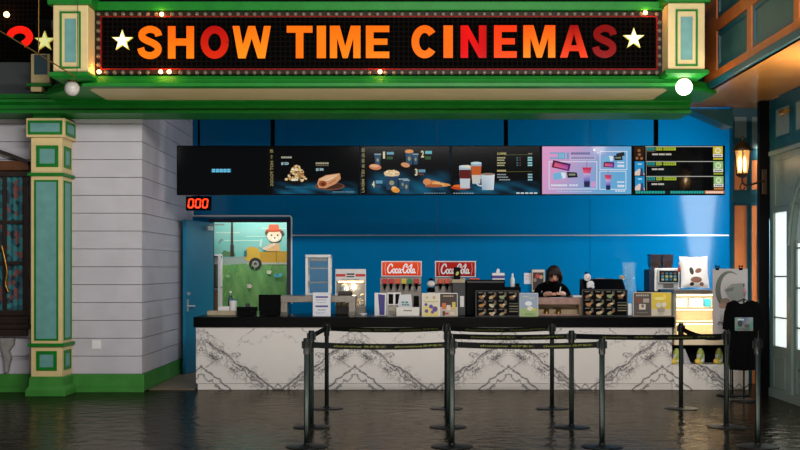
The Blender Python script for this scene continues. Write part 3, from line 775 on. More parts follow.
MB().box(X(33,YS), X(44,YS), YS-.09, 13.619, Z(93,YS), Z(87.7,YS), b=.01).build('foot', 'cream', t)

# hanging string-light wires
D = 12.0
mb = MB(); mb.tube(spline([(X(-30,D),D,Z(12,D)),(X(0,D),D,Z(31,D)),(X(38,D),D,Z(53.6,D)),(X(75,D),D,Z(77,D))]), .007, 8)
tag(mb.build('hanging_wire', 'brass'), 'slanting brown wire running down to the unlit globe lamp', 'wire')
mb = MB(); mb.tube([(X(38.8,D),D,Z(-20,D)),(X(38.6,D),D,Z(53.0,D))], .005, 8)
tag(mb.build('hanging_wire', 'brass'), 'vertical brown wire meeting the slanting one below the yellow star', 'wire')
mb = MB(); mb.tube([(X(78,D),D,Z(-20,D)),(X(77,D),D,Z(76.0,D))], .004, 8)
tag(mb.build('hanging_wire', 'dark_grey'), 'thin dark vertical wire in front of the corner block', 'wire')

# ------------------------------------------------------------------ bay and pilaster at the side with the doors
BX = 3.56
bt = lambda s_: H+s_*BX
t = thing('balcony_bay', 'upper bay with orange rails, dark green panels and gold soffit', 'balcony', (4.0, 12, 3.5), kind='structure')
MB().box(BX, XR-.001, 5.0, 14.2, bt(.587)-.03, bt(.587)).box(XR, 5.28, 13.45, 14.2, bt(.587)-.03, bt(.587)).build('soffit', 'soffit_gold', t)
MB().box(BX+.05, BX+.15, 5.0, 13.6, bt(.587)+.001, 7).build('backing', 'teal', t)
MB().box(BX-.03, BX+.049, 5.0, 12.95, bt(.587)-.03, bt(.600)+.0, b=.008).build('bottom_moulding', 'teal', t)
r = MB(); r.box(BX, BX+.049, 5.0, 13.0, bt(.601), bt(.628)); r.box(BX, BX+.049, 5.0, 13.0, bt(.752), bt(.79)); r.box(BX, BX+.049, 5.0, 13.0, bt(.91), bt(.95))
ys = [12.75, 12.02, 11.90, 11.40, 11.26, 10.06, 9.95]
cuts = [(13.0,12.50),(11.40,11.26),(10.05,9.92),(8.9,8.75),(7.6,7.45),(6.3,6.15)]
for a, b in cuts: r.box(BX, BX+.049, b, a, bt(.628), bt(.752)); r.box(BX, BX+.049, b, a, bt(.79), bt(.91))
r.build('rail', 'orange_rail', t)
for (a, b) in ((12.50,11.40),(11.26,10.05),(9.92,8.9),(8.75,7.6),(7.45,6.3)):
    f = MB().ringx(b+.01, a-.01, bt(.631), bt(.749), .05, BX+.012, BX+.048).build('panel_frame', 'teal', t)
    MB().box(BX+.03, BX+.048, b+.062, a-.062, bt(.631)+.052, bt(.749)-.052).build('panel_field', 'bay_panel', f)
    f = MB().ringx(b+.01, a-.01, bt(.793), bt(.907), .05, BX+.012, BX+.048).build('panel_frame', 'teal', t)
    MB().box(BX+.03, BX+.048, b+.062, a-.062, bt(.793)+.052, bt(.907)-.052).build('panel_field', 'bay_panel', f)

# teal pilaster wall with orange panels
YJ = 13.88; yp = 14.95
t = thing('wall_pilaster', 'teal wall strip with orange and grey panels behind the lantern', 'wall', (X(744,yp), yp, 0), kind='structure')
px0, px1 = X(732.6,yp), X(759.8,yp)
MB().box(px0, 5.29, yp, yp+.14, 0, 4.295).build('board', 'teal', t)
def pp(pa, pb, qa, qb, m_):
    f = MB().ring(X(pa,yp)-.015, X(pb,yp)+.015, Z(qb,yp)-.015, Z(qa,yp)+.015, .016, yp-.012, yp-.0005).build('panel_frame', 'teal', t)
    MB().box(X(pa,yp), X(pb,yp), yp-.006, yp-.0005, Z(qb,yp), Z(qa,yp)).build('panel_field', m_, f)
for a, b in ((734.3,746.5),(751.5,757.5)):
    pp(a, b, 117, 149 if a > 740 else 138, 'pale_panel'); pp(a, b, 160, 190, 'orange'); pp(a, b, 205.5, 392, 'orange')
MB().box(px0-.012, X(757.5,yp), yp-.03, yp-.013, Z(203,yp), Z(193,yp), b=.006).build('ledge', 'teal', t)
struct(MB().prism([(X(690,14.05),Z(109,14.05)),(X(733,14.05),Z(109,14.05)),(X(733,14.05),Z(127,14.05)),(X(728,14.05),Z(125.5,14.05))], 14.05, 14.4), 'trim_4', 'teal', 'sloping teal bulkhead under the gold soffit behind the pilaster', 'trim')
# dark corner post against the door wall
t = thing('corner_post', 'dark moulded post in the corner beside the arched doors', 'post', (4.45, 13.7, 0), kind='structure')
MB().box(XR-.13, XR-.002, 13.52, 13.60, 0, 3.585, b=.008).build('shaft', 'black', t)
m_ = MB(); m_.box(XR-.16, XR-.1305, 13.525, 13.595, .0, .28, b=.01); m_.box(XR-.15, XR-.1305, 13.53, 13.59, .30, .52, b=.01); m_.build('plinth', 'dark_wood', t)

# wall with the arched doors
def wy(px): return XR*F/(px-CX)
def wz(t_): return H+t_*XR
struct(MB().box(XR+.12, XR+.3, 6.5, YJ-.001, 0, 3.62), 'wall_doors', 'teal', 'teal wall holding the arched glazed doors', 'wall')
t = thing('door_2', 'grey green arched door set with bright frosted panes', 'door', (XR, 12.5, 0), kind='structure')
y0d, y1d = 10.6, 13.50
topz = wz(.315)
f = MB()
# sidelight piece y 12.92..13.50 and door y 11.0..12.86
sl0, sl1 = wy(786.5), wy(773.0)
f.box(XR, XR+.11, sl1+.0, y1d, 0, topz); f.box(XR, XR+.11, wy(789.5), sl0, 0, topz)
f.box(XR, XR+.11, sl0, sl1, 0, wz(-.205)); f.box(XR, XR+.11, sl0, sl1, wz(.15), topz)
f.build('casing', 'door_green', t)
# spandrel with arched opening
yA, yBq = wy(789.5), 10.9
arc = []
cyd = (yA+yBq)/2; rad = (yA-yBq)/2-.05; zsp = wz(.06)
poly = []
n = 24
m_ = MB()
for i in range(n):
    a0, a1 = math.pi*i/n, math.pi*(i+1)/n
    p0 = (cyd+rad*math.cos(a0), zsp+rad*.92*math.sin(a0)); p1 = (cyd+rad*math.cos(a1), zsp+rad*.92*math.sin(a1))
    def edge(pv): return topz
    q = [(XR, p0[0], p0[1]), (XR, p1[0], p1[1]), (XR, p1[0], topz), (XR, p0[0], topz)]
    m_.add(q, [(0,1,2,3)]); m_.add([(XR+.11,b,c_) for a,b,c_ in q], [(3,2,1,0)])
    m_.add([(XR,*p0),(XR,*p1),(XR+.11,*p1),(XR+.11,*p0)], [(3,2,1,0)])
m_.box(XR, XR+.11, cyd+rad, yA, 0, topz); m_.box(XR, XR+.11, yBq, cyd-rad, 0, topz)
m_.build('spandrel', 'door_green', t)
b = MB()
b.tube([(XR-.008, cyd+(rad+.04)*math.cos(math.pi*i/n), zsp+(rad+.04)*.93*math.sin(math.pi*i/n)) for i in range(n+1)], .022, 8)
b.tube([(XR-.008, cyd+(rad+.12)*math.cos(math.pi*i/n), zsp+(rad+.12)*.93*math.sin(math.pi*i/n)) for i in range(3,n-2)], .012, 8)
b.ringx(wy(797)-.5, wy(775.5), wz(.165), wz(.29), .02, XR-.012, XR-.0005)
b.box(XR-.03, XR-.0005, y0d, y1d-.02, topz-.05, topz-.001); b.build('arch_moulding', 'door_green', t)
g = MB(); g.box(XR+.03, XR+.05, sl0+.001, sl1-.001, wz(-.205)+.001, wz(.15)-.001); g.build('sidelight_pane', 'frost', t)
g = MB()
for py in (276.5, 318): zz = Z(py, wy(780)); g.box(XR+.015, XR+.029, sl0+.001, sl1-.001, zz-.008, zz+.008)
g.build('glazing_bar', 'dark_grey', t)
lf = MB(); dl0, dl1 = cyd-rad+.01, cyd+rad-.01
lf.box(XR+.03, XR+.08, dl0, dl1, 0.01, .62); lf.box(XR+.03, XR+.08, dl1-.07, dl1, .621, zsp+.05); lf.box(XR+.03, XR+.08, dl0, dl0+.07, .621, zsp+.05); lf.box(XR+.03, XR+.08, cyd-.06, cyd+.06, .621, zsp+.05)
lf.ringx(dl0+.12, cyd-.1, .1, .52, .025, XR+.02, XR+.0295); lf.ringx(cyd+.1, dl1-.1, .1, .52, .025, XR+.02, XR+.0295)
lf.build('leaf', 'door_green', t)
g = MB()
for a, b_ in ((dl0+.071, cyd-.061),(cyd+.061, dl1-.071)): g.box(XR+.05, XR+.06, a, b_, .622, wz(.065))
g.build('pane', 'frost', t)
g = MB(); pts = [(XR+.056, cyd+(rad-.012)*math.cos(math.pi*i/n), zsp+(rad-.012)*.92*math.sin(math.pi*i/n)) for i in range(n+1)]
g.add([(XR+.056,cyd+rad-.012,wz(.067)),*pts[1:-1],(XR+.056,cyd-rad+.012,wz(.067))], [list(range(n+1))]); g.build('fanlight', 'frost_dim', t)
g = MB()
for py in (288, 328, 370, 248):
    zz = Z(py, wy(794)); g.box(XR+.03, XR+.049, dl0+.071, dl1-.071, zz-.009, zz+.009)
g.build('glazing_bar', 'dark_grey', t)
g = MB().ringx(sl0+.03, sl1-.03, .12, wz(-.205)-.12, .02, XR-.010, XR-.0005).build('lower_panel', 'door_green', t)
MB().box(XR-.022, XR-.0005, y0d, y1d, 0.001, .10).build('kick_rail', 'door_green', t)
# panels above the doors
t = thing('trim_3', 'teal frieze with grey green panels above the arched doors', 'trim', (XR, 12, 3.0), kind='structure')
MB().box(XR, XR+.11, 8.5, YJ-.36, topz+.002, 3.5855).build('board', 'teal', t)
for a, b_ in ((wy(776),wy(791)),(wy(796),wy(830))):
    f = MB().ringx(b_, a, wz(.345), wz(.425), .02, XR-.015, XR-.0005).build('panel_frame', 'teal', t)
    MB().box(XR-.007, XR-.0005, b_+.021, a-.021, wz(.345)+.021, wz(.425)-.021).build('panel_field', 'pale_panel', f)
t = thing('ceiling_spotlight', 'small brass spotlight fixed above the arched doors', 'lamp', (XR-.1, 12.6, 3.3))
MB().tube([(XR-.016,12.72,3.36),(XR-.10,12.72,3.36)], .012, 8).build('arm', 'brass', t)
MB().tube([(XR-.10,12.66,3.34),(XR-.10,12.80,3.34)], [.03,.04], 14).build('lamp_head', 'brass', t)

# gold wall lantern
DLt = 13.45; lx = X(742.5,DLt)
t = thing('wall_lantern', 'ornate brass wall lantern glowing in front of the teal pilaster', 'lantern', (lx, DLt, Z(190,DLt)))
z0, z1 = Z(174,DLt), Z(150,DLt)
rw = X(751.2,DLt)-lx
fr = MB()
for k in range(6):
    a = k*math.pi/3+.26
    fr.tube([(lx+rw*.72*math.cos(a),DLt+rw*.72*math.sin(a),z0),(lx+rw*math.cos(a),DLt+rw*math.sin(a),z1)], .0075, 6)
fr.lathe((lx,DLt,0), [(rw*.2,z0-.05),(rw*.5,z0-.035),(rw*.78,z0-.012),(rw*.78,z0+.006)], 6, smooth=False)
fr.lathe((lx,DLt,0), [(rw*1.08,z1-.012),(rw*1.16,z1+.005),(rw*.95,z1+.03),(rw*.7,z1+.075),(rw*.3,z1+.10),(rw*.15,z1+.125),(rw*.22,z1+.14),(rw*.05,z1+.17)], 12)
fr.build('lantern_frame', 'bronze', t)
g = MB(); g.lathe((lx,DLt,0), [(rw*.6,z0+.008),(rw*.86,z1-.014)], 6, smooth=False); g.build('lantern_glass', 'lantern_glass', t)
g = MB()
for a in (0.4, 2.5, 4.6): g.lathe((lx+.035*math.cos(a),DLt+.035*math.sin(a),z0+.03), [(.012,0),(.02,.05),(.022,.12),(.006,.18)], 10)
g.build('candle_bulb', 'warm_light', t)
br = MB(); br.tube(spline([(lx,DLt,z0-.05),(lx,DLt,z0-.10),(lx+.05,DLt,z0-.14),(lx+.14,DLt+.01,z0-.12),(lx+.22,DLt+.02,z0-.09),(4.43,13.505,z0-.08)]), .012, 8)
br.tube(spline([(lx,DLt,z0-.10),(lx-.03,DLt-.0,z0-.16),(lx,DLt,z0-.2),(lx+.03,DLt,z0-.16)]), .008, 8)
br.box(4.40, 4.46, 13.50, 13.518, z0-.24, z0+.06, b=.005); br.build('bracket', 'bronze', t)
LANT = (lx, DLt, (z0+z1)/2)

# ================================================================== COUNTER
D0 = 14.14; cx0, cx1 = X(196,D0), X(672,D0); CT = .93; DEP = 1.0
t = thing('service_counter', 'long marble fronted counter with thick black worktop', 'counter', ((cx0+cx1)/2, D0+.4, 0))
MB().box(cx0-.03, cx1+.03, D0-.03, D0+DEP, Z(327.3,D0), CT, b=.008).build('worktop', 'worktop', t)
m_ = MB(); m_.box(cx0, cx1, D0, D0+DEP-.05, Z(383.6,D0)+.003, Z(327.3,D0)-.001); m_.build('front_panel', 'marble', t)
MB().box(cx0+.02, cx1, D0+.012, D0+DEP-.06, .003, Z(383.6,D0)).build('plinth', 'marble', t)
# display case for drinks at the end of the counter
ex0, ex1 = cx1+.034, X(735,D0)
t = thing('display_case', 'glowing refrigerated display case on a marble base beside the counter', 'display case', ((ex0+ex1)/2, D0+.4, 0))
MB().box(ex0-.03, X(748.5,D0), D0, D0+.72, .003, Z(364.8,D0)).build('base', 'marble', t)
n_ = MB(); n_.box(ex0, ex1, D0+.35, D0+.72, Z(364.6,D0), Z(345,D0)-.001); n_.build('niche_back', 'black_matt', t)
MB().box(ex1+.001, X(748.5,D0), D0+.02, D0+.72, Z(364.6,D0), Z(345,D0)-.001).build('niche_side', 'cream_case', t)
MB().box(ex0-.0, ex1, D0+.01, D0+.72, Z(345,D0), Z(337,D0)).build('lower_rail', 'cream_case', t)
zt = Z(290,D0)
c_ = MB(); c_.box(ex0, ex1, D0+.62, D0+.70, Z(337,D0)+.001, zt-.05); c_.box(ex0, ex0+.03, D0+.03, D0+.619, Z(337,D0)+.001, zt-.05); c_.box(ex1-.03, ex1, D0+.03, D0+.619, Z(337,D0)+.001, zt-.05); c_.build('cabinet_wall', 'cream_case', t)
MB().box(ex0-.01, ex1+.01, D0+.0, D0+.72, zt-.05+.0005, zt, b=.005).build('case_top', 'steel', t)
s_ = MB()
for py in (307.5, 322): s_.box(ex0+.031, ex1-.031, D0+.1, D0+.61, Z(py,D0)-.02, Z(py,D0))
s_.build('shelf', 'cream_case', t)
s_ = MB()
for zz in (zt-.075, Z(307.5,D0)-.04, Z(322,D0)-.04): s_.box(ex0+.05, ex1-.05, D0+.12, D0+.15, zz, zz+.015)
s_.build('light_strip', 'case_light', t)
g = MB(); g.box(ex0+.002, ex1-.002, D0+.012, D0+.018, Z(337,D0)+.002, zt-.052); g.build('glass_front', 'glass', t)
# tray cartons inside the case
for k, (pa, pb, pc, m_, lab) in enumerate(((676,687,299,'white','white carton on the upper shelf of the display case next to its end wall'),(691,703,299,'paper','white carton on the upper shelf of the display case beside the blue card'),(705,711,299,'clear_blue','small blue card on the upper shelf of the display case'))):
    DD = D0+.25
    o = MB().box(X(pa,DD), X(pb,DD), DD, DD+.12, Z(307.5,D0)+.001, Z(pc,DD), b=.004).build('shelf_carton', 'teal_lid' if k == 2 else m_)
    tag(o, lab, 'carton', 'cartons in the display case')
# juice bottles in the niche
def bottle(px, label):
    DD = D0+.16; x = X(px,DD); zb = Z(364.8,D0)+.001
    t = thing('juice_bottle', label, 'bottle', (x, DD, zb), 'juice bottles in the niche')
    MB().lathe((x,DD,zb), [(.044,0),(.047,.01),(.047,.13),(.040,.16),(.022,.19),(.022,.20)], 20).build('bottle_body', 'juice', t)
    MB().lathe((x,DD,zb), [(.025,.2005),(.025,.235),(.02,.238)], 16).build('cap', 'black', t)
    l_ = MB(); l_.lathe((x,DD,zb), [(.0478,.03),(.0478,.12)], 20); l_.build('bottle_label', 'paper', t)
    f = Art(DD-.05, step=.001); cx_ = px-2.2; f.ell(cx_-.5, 361, 3.0, 2.8, rgb(226,178,40)); f.ell(cx_-.5, 361, 1.9, 1.8, rgb(246,214,92)); f.ell(px+.8, 357.2, 1.8, 3.0, rgb(150,178,60), rot=.4)
    f.build('fruit_print', 'print', t)
for px, lab in ((676.5,'juice bottle behind the stanchion post in the black niche'),(700.5,'juice bottle in the middle of the black niche'),(719,'juice bottle at the poster end of the black niche')): bottle(px, lab)
t = thing('tent_card', 'white folded tent card in the black niche', 'card', (X(686,14.3), 14.3, Z(364.8,D0)))
m_ = MB(); zz = Z(364.8,D0)+.001; xx = X(685.5,14.3)
m_.add([(xx-.03,14.25,zz),(xx+.06,14.25,zz),(xx-.01,14.29,zz+.19),(xx-.03,14.29,zz+.19)], [(0,1,2,3),(3,2,1,0)]); m_.add([(xx-.03,14.34,zz),(xx+.06,14.34,zz),(xx-.01,14.29,zz+.19),(xx-.03,14.29,zz+.19)], [(3,2,1,0),(0,1,2,3)])
m_.build('folded_sheet', 'paper', t)

# helper for boxes on the worktop given in photo pixels of their front face
def bx(mb, pa, pb, qa, qb, D, dep, mi=0, b=.004, base=None):
    mb.box(X(pa,D), X(pb,D), D, D+dep, CT+.001 if base is None and qb is None else (base if qb is None else Z(qb,D)), Z(qa,D), mi, b); return mb

# card tray, cup and bottle by the doorway
D = 14.6
o = bx(MB(), 207, 236.5, 311, None, D, .3, b=.006).build('paper_tray', 'card'); tag(o, 'low stack of beige card trays near the blue door', 'tray')
zt_ = Z(311,D)+.001
o = bx(MB(), 218, 229, 306.5, None, D+.03, .2, b=.006, base=zt_).build('paper_box', 'white'); tag(o, 'small white box on the beige card trays', 'box')
t = thing('takeaway_cup', 'white paper cup with teal rim on the beige card trays', 'cup', (X(233.2,D+.1), D+.1, zt_))
MB().lathe((X(233.2,D+.1),D+.1,zt_), [(.042,0),(.052,.135)], 20).build('cup_body', 'white', t)
MB().lathe((X(233.2,D+.1),D+.1,zt_+.1355), [(.055,0),(.055,.01),(.048,.016)], 20).build('cup_rim', 'teal_lid', t)
t = thing('sauce_bottle', 'slim dark green bottle with white cap behind the paper cup', 'bottle', (X(230.5,15.05), 15.05, CT))
MB().lathe((X(230.5,15.05),15.05,CT+.001), [(.034,0),(.036,.02),(.036,.2),(.014,.25),(.013,.28)], 16).build('bottle_body', 'bottle_green', t)
MB().lathe((X(230.5,15.05),15.05,CT+.2815), [(.016,0),(.016,.03)], 12).build('cap', 'white', t)
# two black terminals
def terminal(pa, pb, qa, label, D):
    xa, xb = X(pa,D), X(pb,D); xm = (xa+xb)/2; zt_ = Z(qa,D)
    t = thing('sales_terminal', label, 'terminal', (xm, D+.1, CT), 'black sales terminals')
    MB().box(xa, xb, D, D+.035, CT+.06, zt_, b=.01).build('screen_back', 'black', t)
    MB().box(xm-.08, xm+.08, D+.036, D+.2, CT+.001, CT+.03, b=.008).build('foot', 'black', t)
    MB().box(xm-.03, xm+.03, D+.04, D+.08, CT+.031, CT+.16, b=.008).build('neck', 'dark_grey', t)
    MB().box(xa+.01, xb-.01, D+.002, D+.03, CT+.001, CT+.059, b=.004).build('receipt_printer', 'black_matt', t)
terminal(236.5, 257.5, 306.8, 'low black sales terminal beside the white paper cup', 14.5)
terminal(258.5, 281, 294.6, 'tall black sales terminal beside the steel stand', 14.55)
# steel stand
D = 14.45
t = thing('steel_stand', 'stainless bridge stand carrying the glass warming tower', 'stand', (X(318,D), D+.2, CT))
xa, xb = X(280.5,D), X(355.5,D); zt_ = Z(295.8,D)
MB().box(xa, xb, D, D+.5, zt_-.085, zt_, b=.006).build('shelf_top', 'steel', t)
for s0, s1 in ((xa+.003, xa+.09), (xb-.09, xb-.003)): MB().box(s0, s1, D+.004, D+.496, CT+.001, zt_-.0855, b=.004).build('leg', 'steel', t)
ST = zt_
# warming tower
t = thing('warming_tower', 'tall silver framed glass warming tower with bare shelves', 'display tower', (X(318,14.6), 14.7, ST))
D = 14.55; xa, xb = X(305.5,D), X(330.5,D); zt_ = Z(254.5,D); yb_ = D+.3
for x_ in (xa, xb-.03):
    for y_ in (D, yb_-.03): MB().box(x_, x_+.03, y_, y_+.03, ST+.031, zt_-.041).build('post', 'white', t)
MB().box(xa-.005, xb+.005, D-.005, yb_+.005, zt_-.04, zt_, b=.008).build('top_cap', 'silver', t)
MB().box(xa-.005, xb+.005, D-.005, yb_+.005, ST+.001, ST+.03, b=.006).build('base', 'silver', t)
f = MB()
for py in (268, 282): f.box(xa+.003, xb-.003, D+.031, yb_-.031, Z(py,D)-.012, Z(py,D)+.004)
f.build('wire_shelf', 'steel', t)
f = MB()
f.box(xa+.03, xb-.03, D+.01, D+.014, ST+.032, zt_-.042); f.build('glass_pane', 'clear_glass', t)
f = MB(); f.box(xa+.05, xb-.05, D+.033, D+.05, zt_-.085, zt_-.045, b=.004); f.build('lamp_hood', 'steel', t)
o = bx(MB(), 338, 352, 291, None, 14.6, .16, b=.01, base=ST+.001).build('serving_tray', 'dark_wood'); tag(o, 'small brown tray on the steel stand beside the warming tower', 'tray')

def holder(name, pa, pb, qa, D, label, cat, group=None, tilt=.0, back='paper', edge='white'):
    t = thing(name, label, cat, (X((pa+pb)/2,D), D+.03, CT), group)
    mb = MB(); mb.box(X(pa,D), X(pb,D), D, D+.012, CT+.004, Z(qa,D), 0, .002); mb.build('backing_board', edge, t)
    MB().box(X(pa,D)+.01, X(pb,D)-.01, D+.013, D+.09, CT+.001, CT+.012).build('stand_foot', 'clear_blue', t)
    return t
# price sheet
t = holder('price_sheet', 312.8, 330.6, 292.5, 14.2, 'white price sheet with purple headings before the steel stand', 'notice')
a = Art(14.199); a.rect(313.2,292.9,330.2,316.2, rgb(222,224,232)); a.rect(315.5,296.2,328,297.9, rgb(70,60,140)); a.rect(315.5,305.4,328,307.1, rgb(70,60,140))
a.bars(316,299.5,327,300.3, rgb(150,150,168), 4); a.bars(317,302,326,302.7, rgb(160,160,176), 3); a.bars(318,309.5,326,310.3, rgb(120,120,140), 3); a.bars(316,312.5,325,313.2, rgb(160,160,176), 4)
a.build('printed_face', 'print', t)

# popcorn machine
D = 14.98; dp = .4
t = thing('popcorn_machine', 'white popcorn machine with a red stripe and warm lit cabinet', 'popcorn machine', (X(350.5,D), D+.2, CT))
xa, xb = X(335.3,D), X(365.8,D)
MB().box(xa, xb, D, D+.155, CT+.001, Z(306,D), b=.005).build('lower_cabinet', 'steel', t)
MB().box(xa, xb, D, D+.155, Z(281,D), Z(269,D), b=.008).build('top_hood', 'white', t)
a = Art(D); a.rect(335.8,274,365.3,276.6, rgb(214,48,38)); a.rect(345.5,272.8,355.5,278, rgb(236,232,228)); a.rect(346.5,273.4,354.5,275, rgb(60,40,40)); a.rect(346.5,276,354.5,277.2, rgb(60,40,40)); a.text('POPCORN', 342,279,359,280.8, rgb(70,60,70), .01)
a.build('hood_print', 'print', t)
f = MB()
for x_ in (xa, xb-.012): f.box(x_, x_+.012, D, D+.012, Z(306,D)+.001, Z(281,D)-.001)
f.build('cabinet_post', 'silver', t)
MB().box(xa, xb, D+.13, D+.155, Z(306,D)+.001, Z(281,D)-.001).build('cabinet_back', 'steel', t)
k_ = MB(); k_.lathe((X(344,D),D+.07,Z(293,D)), [(.05,0),(.052,.08),(.035,.11),(.02,.12)], 20); k_.tube([(X(344,D),D+.07,Z(293,D)+.12),(X(344,D),D+.07,Z(281,D)-.001)], .012, 8); k_.build('kettle', 'silver', t)
g = MB(); random.seed(3)
for k in range(90): g.sphere((random.uniform(xa+.03,xb-.03), random.uniform(D+.03,D+.11), Z(306,D)+.015+random.random()**2*.17*(.4+.6*((k%10)/10))), .016, 6, 4)
o = g.build('popcorn', 'cream_case', t); o['kind'] = 'stuff'
MB().box(X(338,D), X(363,D), D+.04, D+.09, Z(281,D)-.02, Z(281,D)-.002).build('heat_lamp', 'warm_light', t)
MB().box(xa+.014, xb-.014, D+.003, D+.006, Z(306,D)+.002, Z(281,D)-.002).build('glass_door', 'clear_glass', t)
POP = (X(353,D), D+.06, Z(287,D))
# little white dish by the machine
o = MB().lathe((X(363,14.5),14.5,CT+.001), [(.03,0),(.055,.03),(.05,.032),(.02,.012)], 18).build('sauce_dish', 'white'); tag(o, 'small white dish beside a leg of the steel stand', 'dish')

# purple carton
D = 14.5
t = thing('snack_carton', 'white snack carton with purple front beside the drinks fountain', 'carton', (X(380.5,D), D+.06, CT))
MB().box(X(374.5,D), X(386.5,D), D, D+.12, CT+.001, Z(293,D), b=.004).build('carton_body', 'white', t)
a = Art(D); a.shape([(378,294),(385,295),(384.5,315),(379.5,315)], rgb(62,52,132)); a.build('carton_print', 'print', t)
# napkin dispenser
t = thing('napkin_dispenser', 'white framed dispenser with two dark slots beside the purple carton', 'dispenser', (X(394,D), D+.08, CT))
MB().box(X(387.2,D), X(401,D), D, D+.15, CT+.001, Z(292.5,D), b=.004).build('dispenser_body', 'white', t)
f = MB(); f.box(X(388.6,D), X(393.2,D), D-.004, D-.0005, Z(304,D), Z(294,D)); f.box(X(395.4,D), X(399.8,D), D-.004, D-.0005, Z(304,D), Z(294,D)); f.build('slot', 'black_matt', t)
MB().box(X(388,D), X(400.2,D), D-.006, D-.0005, CT+.002, Z(305,D)).build('lower_plate', 'steel', t)

# drinks fountains with script signs
def script_logo(a, x0, x1, ytop, ybase, col):
    S = [ # stroke paths in a 10 x 2.2 box, widths
      (spline([(2.05,1.45),(1.95,1.95),(1.45,2.1),(.8,1.65),(.42,.95),(.55,.25),(1.05,.0),(1.6,.25),(2.0,.75)]), .34),
      (spline([(2.5,1.0),(2.15,.75),(2.15,.25),(2.45,.0),(2.85,.3),(2.9,.8),(2.5,1.0)]), .30),
      (spline([(3.75,.8),(3.5,1.0),(3.15,.7),(3.12,.25),(3.4,.0),(3.85,.3)]), .30),
      (spline([(4.75,.85),(4.45,1.0),(4.05,.65),(4.05,.2),(4.3,.02),(4.7,.45),(4.85,.95),(4.75,.3),(4.95,.02),(5.2,.25)]), .28),
      (spline([(5.1,.72),(5.35,.82),(5.6,.72)]), .26),
      (spline([(7.0,1.5),(7.05,1.95),(6.6,2.1),(6.1,1.7),(5.75,.95),(5.85,.25),(6.3,.0),(6.8,.25),(7.1,.7)]), .34),
      (spline([(6.5,1.55),(7.3,1.3),(8.2,1.75),(8.9,1.6)]), .20),
      (spline([(7.55,1.0),(7.2,.75),(7.2,.25),(7.5,.0),(7.9,.3),(7.95,.8),(7.55,1.0)]), .30),
      (spline([(8.15,.5),(8.5,1.2),(8.75,1.9),(8.5,2.05),(8.35,1.2),(8.3,.3),(8.55,.0),(8.8,.25)]), .26),
      (spline([(9.5,.85),(9.2,1.0),(8.85,.65),(8.85,.2),(9.1,.02),(9.45,.45),(9.6,.95),(9.5,.3),(9.7,.02),(10,.25)]), .28)]
    kx, ky = (x1-x0)/10, (ybase-ytop)/2.15
    for pts, w in S: a.stroke([(x0+u*kx, ybase-v_*ky) for u, v_ in pts], w*(kx+ky)/2*1.05, col)
def fountain(pa, pb, qa, qb, bright, taps, label, bodyx):
    D = 14.9; dp = .2
    t = thing('soda_fountain', label, 'drinks fountain', (X((pa+pb)/2,D), D+.1, CT), 'red signed drinks fountains')
    MB().box(X(bodyx[0],D), X(bodyx[1],D), D+.02, D+.22, CT+.001, Z(qb+.4,D)-.001, b=.006).build('cabinet', 'steel', t)
    hd = MB(); hd.box(X(bodyx[0],D), X(bodyx[1],D), D-.05, D+.0195, Z(284.5,D), Z(279,D), b=.006); hd.build('valve_rail', 'steel', t)
    s_ = MB().box(X(pa,D), X(pb,D), D-.02, D+.06, Z(qb,D), Z(qa,D), b=.005).build('sign_box', 'white', t)
    a = Art(D-.021)
    c1, c2 = ((242,84,44), (226,62,34)) if bright else ((206,44,40), (168,30,32))
    a.shape([(pa+1,qa+1),(pb-1,qa+1),(pb-1,qb-1),(pa+1,qb-1)], [rgb(*c1),rgb(*c1),rgb(*c2),rgb(*c2)])
    a.line([(pa+4.2,qa+2.2),(pa+3.6,qa+8),(pa+4.4,qb-2.2)], .5, rgb(250,190,170)); a.line([(pb-4.2,qa+2.2),(pb-3.6,qa+8),(pb-4.4,qb-2.2)], .5, rgb(250,190,170))
    script_logo(a, pa+5.2, pb-6.2, qa+2.9, qb-3.6, rgb(250,246,244))
    a.build('sign_face', 'sign_glow' if bright else 'sign_dull', s_)
    cols = {'w':'white','r':'red','o':'orange_cap','y':'yellow_cap','g':'green_cap'}
    for px, k in taps:
        DT = D-.0505; w = .034
        v_ = MB().box(X(px,DT)-w, X(px,DT)+w, DT-.05, DT, Z(283.6,DT), Z(278.6,DT), b=.008).build('valve', cols[k], t)
        n_ = MB(); n_.tube([(X(px,DT),DT-.025,Z(283.8,DT)),(X(px,DT),DT-.025,Z(287,DT)),(X(px,DT),DT-.02,Z(289.5,DT))], [.022,.016,.008], 10); n_.build('nozzle', 'black', v_)
    return t
attr_mat('sign_glow', True, .75); attr_mat('sign_dull', True, .55)
fountain(381.3, 421.8, 261, 276.6, True, [(384.8,'r'),(391.2,'r'),(397.6,'o'),(403.8,'y'),(410,'g'),(416.4,'r')], 'drinks fountain with six coloured valves and brighter red script sign', (380,421.5))
fountain(435, 475.8, 261, 277.2, False, [(440.5,'o'),(447,'o')], 'drinks fountain with duller red script sign behind the black grinder', (434.5,466))

# notes before the first fountain
D = 14.32
t = thing('tent_notice', 'tilted white notice with teal print before the drinks fountain', 'notice', (X(405.5,D), D+.05, CT))
m_ = MB(); zq = CT+.001
m_.prism([(X(397.8,D+.15),Z(305,D+.15)),(X(399.5,D+.15),Z(294.8,D+.15)),(X(411,D+.15),Z(294.2,D+.15)),(X(413.5,D+.15),zq),(X(402,D+.15),zq)], D+.15, D+.156); m_.build('sheet', 'paper', t)
a = Art(D+.149); a.bars(401.5,301.4,409,303.2, rgb(60,140,150), 2); a.bars(402,304,409.5,305.4, rgb(60,140,150), 3); a.build('sheet_print', 'print', t)
t = holder('card_notice', 396.4, 419.4, 307.2, 14.25, 'wide white card with one line of dark print before the drinks fountain', 'notice')
a = Art(14.249); a.rect(396.9,307.7,418.9,316, rgb(226,222,214)); a.bars(403.5,310,412,311.2, rgb(80,76,74), 5); a.build('printed_face', 'print', t)
